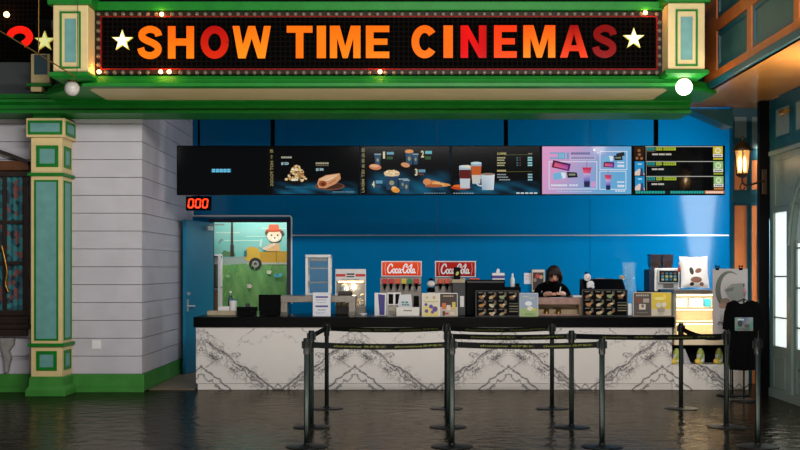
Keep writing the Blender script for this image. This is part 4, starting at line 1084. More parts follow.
o = MB().box(X(413.6,14.5), X(419,14.5), 14.48, 14.58, CT+.001, Z(296,14.48), b=.01).build('card_reader', 'black'); tag(o, 'small upright black card reader behind the wide white card', 'card reader')
# ornament between the fountains
D = 14.75; xx = X(431,D)
t = thing('shaker_bottle', 'white shaker with black cap and purple label between the drinks fountains', 'bottle', (xx, D, CT))
MB().lathe((xx,D,CT+.001), [(.05,0),(.055,.02),(.055,.28),(.04,.30)], 20).build('bottle_body', 'white', t)
MB().lathe((xx,D,CT), [(.0555,.1),(.0555,.22)], 20).build('bottle_label', 'purple', t)
MB().lathe((xx,D,CT+.3015), [(.045,0),(.058,.03),(.052,.05),(.03,.06)], 18).build('collar', 'black', t)
MB().sphere((xx,D,CT+.41), .055, 18, 12, sc=(1,1,.85)).build('dome_lid', 'white', t)
MB().lathe((xx,D,CT+.459), [(.03,0),(.034,.015),(.01,.03)], 14).build('cap', 'black', t)

# menu holder with two sheets
t = holder('menu_holder', 421.8, 457.6, 293, 14.22, 'pale menu holder with purple cup sheet beside dark dessert sheet', 'menu')
a = Art(14.219); a.rect(422.2,293.4,439,316.6, rgb(222,214,196)); a.rect(423,306,438,316, rgb(226,206,120))
for x, y, r, c_ in ((427,297.5,1.4,(200,186,140)),(434,297.5,1.5,(190,160,120)),(426,304.5,1.5,(92,70,150)),(431,306.5,2,(96,74,158)),(435,309,2.6,(92,68,150)),(426.5,311,1.8,(100,80,160)),(432.5,312,1.6,(110,84,160))): a.ell(x, y, r, r*1.05, rgb(*c_))
a.rect(423.5,301,438,302, rgb(206,190,110))
a.build('purple_sheet', 'print', t)
a = Art(14.219); a.rect(440,293.8,457,316.4, rgb(60,40,34)); a.rect(440,307,457,316.4, rgb(196,180,164)); a.bars(443,295.5,454,296.6, rgb(200,180,150), 5)
for x, y, w, h_, c_ in ((442,303,4,6,(206,110,60)),(446.5,305,4,5,(226,206,190)),(452,302,3.5,7,(214,190,90)),(442.5,311,2.5,4.5,(70,40,34)),(450,312,4.5,3,(226,200,180)),(445,312.5,3.5,2,(180,60,50))): a.rect(x, y, x+w, y+h_, rgb(*c_))
a.build('dessert_sheet', 'print', t)

# espresso machine and grinder
D = 14.5
t = thing('coffee_grinder', 'dark grinder with pale cap and black emblem hopper', 'grinder', (X(459,D), D+.1, CT))
MB().box(X(452.5,D), X(465.5,D), D, D+.22, CT+.001, Z(283,D), b=.01).build('grinder_body', 'dark_grey', t)
MB().box(X(452.5,D)-.01, X(465,D), D-.01, D+.22, Z(282.9,D), Z(279.5,D), b=.008).build('pale_cap', 'card', t)
MB().box(X(454,D), X(460.6,D), D+.03, D+.13, Z(279.4,D), Z(267.2,D), b=.008).build('hopper', 'black', t)
a = Art(D+.0295); a.ell(457.3,273.5,1.4,2.2, rgb(196,190,90), rot=.5); a.build('emblem', 'print', t)
MB().box(X(460,D), X(464,D), D-.008, D-.0005, Z(307,D), Z(296,D), b=.003).build('label_plate', 'white', t)
t = thing('espresso_machine', 'large black espresso machine behind the dark food board', 'coffee machine', (X(490,D), D+.12, CT))
D = 14.5
MB().box(X(466,D), X(505,D), D, D+.27, CT+.001, Z(279.8,D), b=.015).build('machine_body', 'black', t)
MB().box(X(505.3,D), X(521,D), D+.02, D+.25, CT+.001, Z(287,D), b=.01).build('side_unit', 'black', t)
MB().box(X(467,D), X(504,D), D-.012, D-.0005, Z(283,D), Z(281,D), b=.003).build('trim_bar', 'dark_grey', t)
ET = Z(279.8,D)
o = MB().box(X(469.5,D), X(480,D), D+.05, D+.2, ET+.001, ET+.02, b=.006).build('serving_plate', 'orange_cap'); tag(o, 'flat orange plate on top of the black espresso machine', 'plate')
t = thing('tissue_box', 'small purple and white tissue box on the espresso machine', 'tissue box', (X(500,D), D+.1, ET))
MB().box(X(492.6,D), X(505,D), D+.04, D+.18, ET+.001, Z(273,D+.04), b=.004).build('box_body', 'white', t)
MB().box(X(492.4,D), X(505.2,D), D+.038, D+.182, Z(278.4,D), Z(275.5,D), b=.0).build('purple_band', 'purple', t)
MB().prism([(X(496.5,D),Z(273,D)+.001),(X(500.5,D),Z(273,D)+.001),(X(500,D),Z(269,D)),(X(498,D),Z(268.6,D))], D+.08, D+.1).build('tissue', 'paper', t)
t = thing('spray_bottle', 'small white bottle beside the purple tissue box', 'bottle', (X(512.5,D+.1), D+.1, Z(287,D)))
MB().lathe((X(512.5,D+.1),D+.1,Z(287,D)+.001), [(.026,0),(.03,.01),(.028,.1),(.012,.14),(.012,.17),(.002,.18)], 14).build('bottle_body', 'white', t)
o = MB().box(X(516,D), X(520,D), D+.06, D+.12, Z(287,D)+.001, Z(283.5,D)).build('tape_dispenser', 'black'); tag(o, 'tiny black gadget between white bottle and blue leaflet', 'gadget')

# dark food menu boards
def food_board(pa, pb, qa, D, label):
    t = thing('food_board', label, 'menu board', (X((pa+pb)/2,D), D+.03, CT), 'dark food picture boards on the counter')
    MB().box(X(pa,D), X(pb,D), D, D+.025, CT+.001, Z(qa,D), b=.004).build('board', 'black', t)
    MB().ring(X(pa,D), X(pb,D), CT+.002, Z(qa,D), .012, D-.006, D-.0005).build('frame', 'dark_grey', t)
    MB().box(X(pa,D)+.05, X(pb,D)-.05, D+.026, D+.13, CT+.001, CT+.015).build('stand_foot', 'black', t)
    a = Art(D-.0003); w = pb-pa
    random.seed(int(pa))
    pal = [(150,96,54),(170,132,84),(196,170,128),(180,120,60),(140,150,110),(206,190,160)]
    for j in range(3):
        for i in range(4):
            if j == 2 and i == 3 or j == 1 and i == 3: continue
            x = pa+w*(.06+.235*i); y = qa+2.8+j*8.3; c_ = pal[(i*2+j*3) % 6]
            a.rect(x, y-1, x+w*.1, y-.3, rgb(120,120,112)); a.rect(x+w*.13, y-1, x+w*.18, y+3, rgb(96,80,60))
            a.ell(x+w*.07, y+4, w*.062, 1.5, rgb(*c_), 10, random.uniform(-.5,.5)); a.ell(x+w*.12, y+3, w*.035, 1.1, rgb(*pal[(i+j+2) % 6]), 8)
            a.rect(x+w*.02, y+6, x+w*.14, y+6.5, rgb(80,80,72))
    for k in range(4): a.rect(pa+w*.77, qa+12.5+k*2.6, pa+w*.97, qa+13.6+k*2.6, rgb(120,112,84) if k % 2 else rgb(70,76,68))
    a.build('food_print', 'print', t)
food_board(475.5, 519, 290.5, 14.25, 'dark food picture board before the espresso machine')
food_board(582, 627.5, 289.5, 14.25, 'dark food picture board with white plush perched behind it')

# leaflet stand
t = holder('leaflet_stand', 519.6, 538.2, 293, 14.2, 'blue and green leaflet stand beside the raised stone serving unit', 'leaflet')
a = Art(14.199); a.rect(520,293.4,537.8,308, rgb(150,166,190)); a.rect(520,308,537.8,316.6, rgb(158,182,120)); a.bars(523,296,529,297, rgb(206,206,160), 3); a.bars(529,297.6,535,298.6, rgb(206,206,160), 3)
a.ell(528.5,303.5,3.6,2.4, rgb(228,230,232)); a.ell(530,308.5,3,2.2, rgb(222,222,206)); a.ell(533.5,309.5,2,1.2, rgb(214,200,90)); a.bars(525,313.4,534,314.4, rgb(110,130,90), 4)
a.build('printed_face', 'print', t)

# raised stone serving unit
D = 14.5
t = thing('serving_unit', 'raised pinkish stone serving unit in front of the attendant', 'serving unit', (X(560,D), D+.2, CT))
xa, xb = X(536,D), X(582,D)
MB().box(xa, xb, D, D+.42, Z(304.5,D), Z(297.8,D), b=.006).build('stone_top', 'pink_stone', t)
MB().box(xa+.02, xb-.02, D+.2, D+.40, CT+.001, Z(304.5,D)-.0005).build('back_panel', 'wood_pale', t)
MB().box(xa, xb, D-.02, D+.02, CT+.001, Z(314,D), b=.003).build('front_ledge', 'pink_stone', t)
for x_ in (xa+.001, xb-.031): MB().box(x_, x_+.03, D+.021, D+.4, Z(314.2,D), Z(304.5,D)-.001).build('side_panel', 'wood_pale', t)
UT = Z(297.8,D)
for px, lab in ((546.5,'amber glass cup in the serving unit nearer the blue leaflet'),(558.5,'amber glass cup in the serving unit below the hands of the attendant')):
    o = MB().lathe((X(px,D+.1),D+.1,CT+.001), [(.025,0),(.036,.08),(.033,.08),(.023,.006)], 16).build('amber_cup', 'brass'); tag(o, lab, 'cup', 'amber cups in the serving unit')
o = MB().box(X(572.5,D+.1), X(582,D+.1), D+.08, D+.3, UT+.001, UT+.03, b=.01).build('paper_stack', 'paper'); tag(o, 'crumpled white paper pile beside the attendant', 'paper')
o = MB().box(X(550,D+.1), X(561,D+.1), D+.02, D+.14, UT+.0005, UT+.003).build('order_slip', 'paper'); tag(o, 'white order slip under the hands of the attendant', 'paper')

# pictures taped on the blue wall
t = thing('wall_notice', 'small white notice taped on the blue wall beside the attendant', 'notice', (X(527.5,YB), YB-.006, Z(284,YB)))
MB().box(X(524,YB), X(531.3,YB), YB-.006, YB-.001, Z(284,YB), Z(273,YB)).build('sheet', 'paper', t)
a = Art(YB-.006); a.bars(525.5,275.5,530,276.3, rgb(220,140,120), 3); a.bars(525.5,278.5,530,279.3, rgb(230,170,150), 3); a.build('sheet_print', 'print', t)
t = thing('picture_board', 'framed dark photo board with red spot behind the attendant', 'picture', (X(538,YB), YB-.03, Z(292,YB)))
MB().box(X(531.6,YB), X(544.6,YB), YB-.03, YB-.001, Z(292,YB), Z(269.5,YB), b=.004).build('frame', 'card', t)
a = Art(YB-.0305); a.rect(533,272.5,543.5,290, rgb(56,40,40)); a.ell(537.5,276,2.2,2.2, rgb(206,60,44)); a.ell(541,277,1.8,2.0, rgb(190,150,120)); a.ell(535,280,1.6,2, rgb(150,120,110)); a.rect(532,270,544.2,272.2, rgb(214,200,190))
a.build('photo', 'print', t)

# black till behind the second food board
D = 14.45
t = thing('cash_till', 'wide black till with sloping top behind the second food board', 'till', (X(605,D), D+.2, CT))
m_ = MB(); zq = Z(279.2,D+.2)
ring_ = lambda x: [(x,D,CT+.001),(x,D+.4,CT+.001),(x,D+.4,zq),(x,D+.2,zq),(x,D,Z(288.5,D))]
m_.loft([ring_(X(584.5,D)), ring_(X(625.5,D))], smooth=False); m_.build('till_body', 'black', t)
MB().box(X(596,D), X(616,D), D+.205, D+.215, zq+.0005, zq+.01).build('top_seam', 'dark_grey', t)
t2 = zq
o = MB().box(X(596.5,D+.3), X(604,D+.3), D+.25, D+.38, t2+.001, t2+.012, b=.003).build('receipt_roll', 'paper'); tag(o, 'flat white slip on top of the black till', 'paper')
m_ = MB(); m_.add([(X(619,D+.3),D+.24,t2+.001),(X(625,D+.3),D+.24,t2+.001),(X(624,D+.3),D+.33,t2+.05),(X(619.5,D+.3),D+.33,t2+.05)], [(0,1,2,3),(3,2,1,0)]); m_.box(X(620,D+.3), X(624,D+.3), D+.33, D+.36, t2+.001, t2+.045)
tag(m_.build('wedge_card', 'card'), 'small tilted card at the end of the black till', 'card')
# plush
D = 14.43; 
t = thing('plush_toy', 'small white plush toy leaning over the black till', 'plush toy', (X(588,D), D-.02, Z(291,D)))
MB().sphere((X(589.8,D),D-.045,Z(284.2,D)), .048, 18, 12, sc=(1.05,.7,.95)).build('plush_body', 'cushion', t)
hd_ = MB(); hd_.sphere((X(586.6,D),D-.055,Z(277.3,D)), .05, 18, 12, sc=(.95,.75,1.0)); h_ = hd_.build('plush_head', 'cushion', t)
e_ = MB(); e_.sphere((X(585.4,D),D-.092,Z(277,D)), .007, 8, 6); e_.sphere((X(588.2,D),D-.092,Z(277,D)), .007, 8, 6); e_.sphere((X(586.9,D),D-.094,Z(278.6,D)), .009, 8, 6); e_.build('face_bead', 'orange_cap', h_)
MB().sphere((X(585.6,D),D-.05,Z(273,D)), .02, 10, 8, sc=(1.1,.8,.8)).build('cap', 'black', t)
l_ = MB(); l_.sphere((X(587.5,D),D-.065,Z(286.5,D)), .022, 10, 8); l_.sphere((X(592,D),D-.065,Z(287,D)), .022, 10, 8); l_.build('paw', 'cushion', t)
# small payment screen
t = thing('payment_screen', 'small pale payment pad between the till and the magazines', 'payment pad', (X(629.5,14.35), 14.35, CT))
MB().box(X(627.9,14.35), X(631.6,14.35), 14.34, 14.37, CT+.01, Z(303.5,14.35), b=.004).build('pad', 'white', t)
MB().box(X(628,14.35), X(631.4,14.35), 14.34, 14.42, CT+.001, CT+.009).build('foot', 'black', t)
# clear cup tower behind the till
D = 15.0
t = thing('cup_tower', 'clear plastic tower of cups behind the black till', 'cup stack', (X(629,D), D, CT))
MB().lathe((X(629,D),D,CT+.001), [(.10,0),(.10,.36),(.085,.42),(.085,.62),(.10,.70)], 20).build('outer_tube', 'cup_plastic', t)
m_ = MB()
for k in range(7): m_.lathe((X(629,D),D,CT+.30+.05*k), [(.05,0),(.066,.085),(.068,.09)], 16)
m_.build('stacked_cup', 'cup_plastic', t)
# magazines
t = holder('flyer_stand', 633, 671.5, 292.3, 14.2, 'flyer stand with a dark poster sheet beside a yellow sheet', 'flyer stand', edge='card')
a = Art(14.199); a.rect(633.8,293,651.2,315.8, rgb(74,66,62)); a.bars(636,294.6,649,296.2, rgb(170,160,146), 6); a.rect(635.5,298,641,303, rgb(110,60,44)); a.rect(643,298.5,649,302.5, rgb(160,150,140)); a.rect(639,304,645.5,309.5, rgb(200,190,178)); a.ell(642.5,306,1.5,1.8, rgb(120,96,84)); a.bars(637,312,648,313, rgb(120,112,104), 5)
a.build('dark_sheet', 'print', t)
a = Art(14.199); a.rect(652,292.8,671,309, rgb(204,180,50)); a.rect(652,309,671,315.8, rgb(196,188,172)); a.ell(660,298.5,6,1.6, rgb(226,212,130)); a.ell(664.5,297,2,2.2, rgb(220,200,90)); a.ell(658.5,305,2.8,2.6, rgb(196,190,180)); a.ell(664,304.5,2.4,2.6, rgb(206,200,190)); a.ell(661,310,4,2.6, rgb(150,140,130)); a.bars(658,313.6,664,314.3, rgb(120,110,96), 3)
a.build('yellow_sheet', 'print', t)

# machine cabinet and bean to cup coffee machine
D = 15.2
o = MB().box(X(646,D), X(684,D), D+.02, D+.6, .001, Z(291.5,D), b=.005).build('machine_cabinet', 'black'); tag(o, 'black floor cabinet under the touch screen coffee machine', 'cabinet')
KT = Z(291.5,D+.0)
t = thing('bean_machine', 'white bean to cup coffee machine with touch screen and two hoppers', 'coffee machine', (X(667,D), D+.3, KT))
D = 15.25
MB().box(X(655.5,D), X(680.8,D), D+.06, D+.4, KT+.001, Z(268,D), b=.012).build('machine_body', 'white', t)
MB().box(X(650.2,D), X(655.2,D), D+.06, D+.4, KT+.001, Z(269.5,D), b=.008).build('milk_unit', 'navy', t)
s_ = MB().box(X(658,D), X(679.3,D), D, D+.055, Z(283.6,D), Z(269.2,D), b=.012).build('screen_panel', 'silver', t)
a = Art(D); a.rect(659.4,270.8,678.2,282.2, rgb(22,32,36))
random.seed(5)
for j in range(3):
    for i in range(4): a.rect(661.3+4.1*i, 272.4+3*j, 664+4.1*i, 274.5+3*j, rgb(*random.choice([(90,150,170),(160,170,150),(70,110,130),(190,180,110),(120,90,80)])))
a.build('touch_screen', 'screen', s_)
n_ = MB(); n_.box(X(664,D), X(674,D), D+.02, D+.0595, Z(287.3,D), Z(284,D), b=.006); n_.build('spout', 'steel', t)
MB().box(X(658.5,D), X(676,D), D-.03, D+.0595, KT+.001, Z(289.2,D), b=.004).build('drip_tray', 'black', t)
for pa, pb in ((652.4,662.6),(664.2,674.6)):
    q = MB(); q.loft([[(X(pa+i_,D),D+.08,z_),(X(pb-i_,D),D+.08,z_),(X(pb-i_,D),D+.3,z_),(X(pa+i_,D),D+.3,z_)] for i_, z_ in ((.8,Z(268,D)+.001),(0,Z(262,D)),(0,Z(255.5,D)))], smooth=False); q = q.build('bean_hopper', 'hopper', t)
    MB().box(X(pa-.3,D), X(pb+.3,D), D+.075, D+.305, Z(255.5,D)+.0005, Z(254.2,D), b=.003).build('hopper_lid', 'dark_grey', q)
    MB().box(X(pa+1.2,D), X(pb-1.2,D), D+.09, D+.29, Z(268,D)+.01, Z(261.5,D), b=.01).build('beans', 'dark_wood', q)

# cushion and small toys on the display case
D = 14.45; CZ = zt+.001; zt = Z(290,D0); CZ = zt+.022
cxm, hw, hh = X(697.3,D), .180, .205
def cush(u, v_):   # pillow surface
    w = max(0, (1-u*u)*(1-v_*v_))**.45
    pin = 1+.05*(u*u*v_*v_)-.02*(1-abs(u*v_))+.012*math.sin(u*9)*math.sin(v_*8)
    return w, pin
t = thing('cushion', 'white square cushion with brown animal print on the display case', 'cushion', (cxm, D+.1, CZ))
mb = MB(); N = 18
for sgn in (-1, 1):
    vs = []
    for j in range(N+1):
        for i in range(N+1):
            u, v_ = 2*i/N-1, 2*j/N-1; w, pin = cush(u, v_)
            vs.append((cxm+hw*u*pin, D+.1+sgn*.075*w+.10*((v_+1)/2), CZ+hh+hh*v_*pin*.98))
    fs = [(j*(N+1)+i, j*(N+1)+i+1, (j+1)*(N+1)+i+1, (j+1)*(N+1)+i) for j in range(N) for i in range(N)]
    mb.add(vs, fs if sgn < 0 else [f_[::-1] for f_ in fs], 0, True)
mb.build('cushion_cover', 'cushion', t)
def patch(cu, cv, ru, rv, m_, rot=0):
    mb = MB(); n = 16; vs = []
    def pt(u, v_):
        w, pin = cush(u, v_); return (cxm+hw*u*pin, D+.1-.075*w+.10*((v_+1)/2)-.003, CZ+hh+hh*v_*pin*.98)
    vs = [pt(cu, cv)]
    for rr_ in (.5, 1):
        for k in range(n):
            a_ = 2*math.pi*k/n; du, dv = ru*rr_*math.cos(a_), rv*rr_*math.sin(a_)
            vs.append(pt(cu+du*math.cos(rot)-dv*math.sin(rot), cv+du*math.sin(rot)+dv*math.cos(rot)))
    fs = [(0, 1+k, 1+(k+1)%n) for k in range(n)]+[(1+k, 1+n+k, 1+n+(k+1)%n, 1+(k+1)%n) for k in range(n)]
    mb.add(vs, fs, 0, True); return mb.build('print_patch', m_, t)
patch(-.30, .08, .15, .25, 'dark_wood', .2); patch(.20, .10, .26, .15, 'brown_fabric', .3)
patch(.02, -.50, .42, .20, 'brown_fabric'); patch(-.30, -.78, .16, .12, 'dark_wood'); patch(.42, -.78, .16, .12, 'brown_fabric')
D = 14.80
t = thing('toy_tower', 'small orange and white toy between coffee machine and cushion', 'toy', (X(681.2,D), D, CZ))
MB().lathe((X(681.2,D),D,CZ), [(.024,0),(.026,.02),(.024,.18),(.018,.2)], 14).build('toy_body', 'teal_lid', t)
MB().sphere((X(681.2,D),D,CZ+.24), .045, 14, 10).build('toy_head', 'orange_cap', t)
MB().sphere((X(680.6,D),D,CZ+.31), .03, 12, 8).build('toy_hat', 'white', t)

# ================================================================== SCREENS
DS = 14.8; SZ0, SZ1 = 195, 145.5
edges = [176.5, 269.5, 360.5, 450.5, 541.0, 632.5, 725.2]
labels = ['mostly dark menu screen with small glowing blue line at the siding end', 'menu screen showing popcorn heap and a hot snack on a plate', 'menu screen showing four numbered cup and snack sets',
          'menu screen showing two layered drinks and a white mug', 'bright pink and blue promotion screen with two tumblers', 'showtimes screen with three rows of green tickets at the end']
blk = rgb(5,6,8)
def blue_table(a, x0, x1, y0, y1, sd):
    def fn(u, v_):
        n = .5+.28*math.sin(u*9+sd+v_*5)+.22*math.sin(u*23-v_*11+sd*2); k = max(0, min(1, (v_-.12)*2.2))*max(.1, n)
        k *= min(1, u*8, (1-u)*8+.25)
        return (lin(8)+(lin(22)-lin(8))*k, lin(10)+(lin(92)-lin(10))*k, lin(14)+(lin(124)-lin(14))*k, 1)
    a.grid(x0, y0, x1, y1, fn, 34, 16)
def screen(i):
    xa, xb = edges[i]+.6, edges[i+1]-.6
    t = thing('hanging_menu_screen', labels[i], 'screen', (X((xa+xb)/2,DS), DS+.04, Z(SZ0,DS)), 'hanging menu screens over the counter')
    MB().box(X(xa-.4,DS), X(xb+.4,DS), DS, DS+.07, Z(SZ0,DS), Z(SZ1,DS), b=.004).build('bezel', 'black', t)
    MB().box(X((xa+xb)/2-8,DS), X((xa+xb)/2+8,DS), DS+.0705, DS+.10, Z(SZ0-30,DS), Z(SZ0-22,DS)).build('bracket', 'black', t)
    a = Art(DS-.0006, step=.0004); a.rect(xa+.6, SZ1+.9, xb-.6, SZ0-.9, blk)
    return t, a, xa, xb
tan, pal_y = rgb(150,138,92), rgb(196,190,150)
# 1
t, a, xa, xb = screen(0)
a.rect(211,168.6,231.5,172.6, rgb(16,60,84)); a.bars(212,169,231,172.2, rgb(120,214,250), 5, .18); a.bars(212.6,169.8,230.6,171.2, rgb(30,110,150), 9, .5)
a.build('display', 'screen', t)
# 2
t, a, xa, xb = screen(1)
blue_table(a, 271.5, 358, 179, 194, 1)
a.text('熱', 269.9,149.2,273.3,153, tan, .01); a.text('食', 269.9,155,273.3,158.8, tan, .01); a.text('HOT FOODS', 270.2,161,273.4,186, tan, .02, rot=True)
a.bars(281.3,156.5,292,158.3, rgb(170,168,150), 5, .15); a.text('$120', 281.3,162.2,288.6,165.2, rgb(190,226,236), .02)
a.bars(315.8,162.4,329,164.2, rgb(170,160,130), 6, .15); a.bars(315.8,165,329,166, rgb(110,104,90), 6, .15); a.text('$100', 316,168.2,323.6,171.2, rgb(190,226,236), .02)
random.seed(11)
a.ell(297,181,13,2.6, rgb(22,18,16))
for k in range(90):
    v_ = random.random(); y = 166+15*v_; hw_ = 1.2+11.2*(v_**.85)
    c_ = random.choice([(236,214,166),(214,180,120),(180,134,76),(246,232,200),(150,104,58),(228,200,150)])
    a.ell(296.8+random.uniform(-hw_,hw_), y, random.uniform(1,1.7), random.uniform(.9,1.4), rgb(*c_), 8)
a.ell(330,186.5,15,4, rgb(110,72,52)); a.ell(330,186,13,3.2, rgb(70,44,34))
a.shape([(317.5,184),(319,179),(326,175.5),(340,173.5),(341,179),(336,184),(326,188.5),(319,188)], rgb(206,146,104)); a.shape([(319,180),(327,176),(339,174.3),(337,177),(326,181.5)], rgb(232,186,146)); a.ell(323,184,4,3, rgb(150,78,44)); a.ell(323.4,184.4,2.2,1.6, rgb(96,44,28)); a.line([(327,181),(334,178)], 1, rgb(240,214,184)); a.line([(329,184),(336,180)], 1, rgb(176,106,66))
a.bars(333,191.8,355,192.6, rgb(120,150,160), 9); a.bars(286,187,310,187.8, rgb(40,110,130), 8)
a.build('display', 'screen', t)
# 3
t, a, xa, xb = screen(2)
blue_table(a, 366, 450, 166, 194, 4)
for k, ch in enumerate('超值套餐'): a.text(ch, 361.4,148+5.3*k,364.9,152+5.3*k, tan, .01)
a.text('SET MENU', 361.6,169.6,364.6,192.6, tan, .02, rot=True)
cupb = rgb(60,96,124)
def cup(x0, y0, x1, y1, c_=(46,78,104)):
    a.shape([(x0,y0),(x1,y0),(x1-(x1-x0)*.12,y1),(x0+(x1-x0)*.12,y1)], rgb(*c_)); a.rect(x0-.3,y0-.8,x1+.3,y0+.3, rgb(150,170,180)); a.ell((x0+x1)/2,(y0+y1)/2,(x1-x0)*.2,(y1-y0)*.18, rgb(150,150,120), 8)
cup(374.5,154.5,380.8,165.5); a.ell(375.2,167,6.2,3, rgb(206,130,88), 14, .1); a.ell(374.5,166,4.6,1.5, rgb(232,178,136), 12, .1)
a.text('1', 383,151.6,385,158.6, rgb(226,212,170), .03); a.bars(386.8,152,394,154.6, rgb(110,170,190), 4, .1); a.bars(386.8,156.6,393,159.4, rgb(60,90,56), 3, .1)
cup(405.5,152.5,413,165); a.ell(409.2,151.4,4.3,1.9, rgb(222,150,88)); cup(413,154.5,418.2,164.5); a.ell(405.4,165,4.6,2.4, rgb(214,150,104), 12, .2)
a.text('2', 421,150.6,424,157.6, rgb(226,212,170), .03); a.bars(425.2,151,432,154, rgb(110,190,200), 4, .1); a.bars(425.2,156.4,431,159.6, rgb(60,90,56), 3, .1)
a.text('3', 414.8,168.8,417.6,175.8, rgb(226,212,170), .03); a.bars(418.6,169.6,425.4,172.4, rgb(110,160,180), 4, .1); a.bars(418.6,173.6,424,175.2, rgb(110,60,56), 3, .1)
a.text('4', 372,181,374.8,187.6, rgb(226,212,170), .03); a.bars(375.8,180.6,382.6,183.6, rgb(110,160,190), 4, .1); a.bars(376,185.4,381,187.6, rgb(70,70,90), 3, .1)
cup(385,176,398.5,190,(40,66,92)); a.ell(391.8,173.4,8,3.2, rgb(232,206,160), 18)
for k in range(26): a.ell(391.8+random.uniform(-7,7), 173+random.uniform(-2.4,1.6), 1.1, .9, rgb(*random.choice([(246,226,186),(206,160,110),(226,190,140)])), 7)
cup(398.8,179.5,408,189.5); cup(403.2,180.8,409.5,193); a.ell(395.4,190,4.4,2.8, rgb(232,150,60), 12, .3); a.ell(394,188,2.4,1.6, rgb(240,190,110), 8)
for k in range(9):
    x = 425+k*2.3; a.shape([(x,184-2.5*math.sin(k*.8)),(x+5,179.5+k*.55),(x+7.5,184+k*.2),(x+1,187)], rgb(*random.choice([(222,150,84),(240,184,110),(196,118,66),(232,166,100)])))
a.ell(427,182,4,3.2, rgb(216,142,90)); a.ell(434,186,9,1.6, rgb(170,96,56))
a.bars(424,193,446,193.7, rgb(120,150,170), 9)
a.build('display', 'screen', t)
# 4
t, a, xa, xb = screen(3)
blue_table(a, 451.5, 540, 178, 194, 7)
a.ell(461,187.5,10,2.2, rgb(196,70,26)); a.ell(459,186,6,1.4, rgb(226,110,40))
a.shape([(470.8,163),(481.6,163),(480.2,184),(472.4,184)], rgb(150,180,196)); a.shape([(471,166),(481.4,166),(480.8,175),(471.6,175)], rgb(196,92,40)); a.ell(476.2,163,5.4,1.2, rgb(200,220,226)); a.shape([(471.6,175),(480.8,175),(480.3,183),(472.3,183)], rgb(206,196,186))
a.shape([(459,166.5),(471,166.5),(469.6,188.4),(460.4,188.4)], rgb(170,190,204)); a.shape([(459.3,169.8),(470.7,169.8),(470.2,178.6),(459.8,178.6)], rgb(96,32,30)); a.shape([(459.8,178.6),(470.2,178.6),(469.5,187.6),(460.5,187.6)], rgb(196,204,210)); a.ell(465,166.4,6,1.3, rgb(206,220,228)); a.ell(467.6,166.6,2.8,1.6, rgb(226,220,190))
a.shape([(481,174.2),(494.6,174.2),(493.6,190),(482,190)], [rgb(196,210,222),rgb(226,232,236),rgb(206,216,226),rgb(150,170,190)]); a.ell(487.8,174.2,6.8,1.2, rgb(150,120,104))
a.stroke(spline([(481.4,177.5),(477.4,178.5),(476.4,182),(478,185),(482,186)]), 1.5, rgb(190,204,216))
a.text('COFFEE', 497,152.6,506.2,154.8, rgb(196,186,120), .03); a.line([(506,155),(532,154.6)], .35, rgb(110,110,50)); a.bars(528.5,153.2,532.5,154.2, rgb(150,150,130), 2)
for k, y in enumerate((157.2,159.6,162.4,164.8)):
    a.bars(497,y,505.5-(k%2),y+1.3, rgb(176,170,130), 4, .12); a.rect(516.4,y,518,y+1.2, rgb(60,120,130)); a.rect(519.3,y,520.6,y+1.2, rgb(110,60,60)); a.bars(527.6,y-.2,532.2,y+1.4, rgb(150,210,214), 3, .1)
a.bars(497,170,506,171.8, rgb(190,176,116), 5, .12); a.line([(506,172),(532,171.6)], .35, rgb(110,110,50))
for k, y in enumerate((174.2,176.8,179.4)): a.bars(497+(k==2)*2,y,503+2*k+3,y+1.1, rgb(150,160,160), 5, .12); a.bars(527.6,y-.2,532.2,y+1.3, rgb(150,196,206), 3, .1)
a.bars(453,193,474,193.8, rgb(150,170,180), 8); a.bars(516,192.6,538,194, rgb(206,220,226), 5, .25)
a.build('display', 'screen', t)
# 5
t, a, xa, xb = screen(4)
def pk(u, v_):
    k = min(1, max(0, u*.95+.28*v_-.08)); k = k*k*(3-2*k)
    A, B = (228,160,206), (104,176,222)
    return tuple(lin(A[i]+(B[i]-A[i])*k) for i in range(3))+(1,)
a.grid(xa+.6, SZ1+.9, xb-.6, SZ0-.9, pk, 16, 10)
wh = rgb(224,232,246)
a.bars(550,152.4,558,153.8, rgb(100,170,206), 3, .1); a.bars(550,157.2,558,159, rgb(110,176,210), 3, .1); a.rect(558,152.4,565,159.2, rgb(96,168,206)); a.bars(559,153.2,564.4,158.4, rgb(150,200,226), 4, .4); a.rect(566.8,152.4,568.8,159.2, rgb(96,168,206))
a.bars(571,152.4,590,154.6, rgb(110,110,160), 8, .12); a.bars(571,156.6,594.6,159.2, rgb(150,140,186), 9, .1); a.frame(570.4,156.2,595,159.6,.3, wh)
for (x0, y0, x1, y1) in ((548.6,161.4,597,189.4),(599.4,151.2,627,170),(599.2,171,626,189.8)): a.frame(x0, y0, x1, y1, .75, wh)
def card(x, y, w, h_, r):
    c, s_ = math.cos(r), math.sin(r)
    P_ = lambda u, v_: (x+u*w*c-v_*h_*s_, y+u*w*s_+v_*h_*c)
    a.shape([P_(-.5,-.5),P_(.5,-.5),P_(.5,.5),P_(-.5,.5)], [rgb(70,30,60),rgb(60,30,90),rgb(110,50,130),rgb(120,30,60)]); a.shape([P_(-.38,-.25),P_(.38,-.25),P_(.38,.3),P_(-.38,.3)], [rgb(220,80,120),rgb(150,60,150),rgb(190,100,200),rgb(236,110,120)])
card(561,165.8,18,7.4,.22); card(608.6,164.8,10.6,5.4,.06)
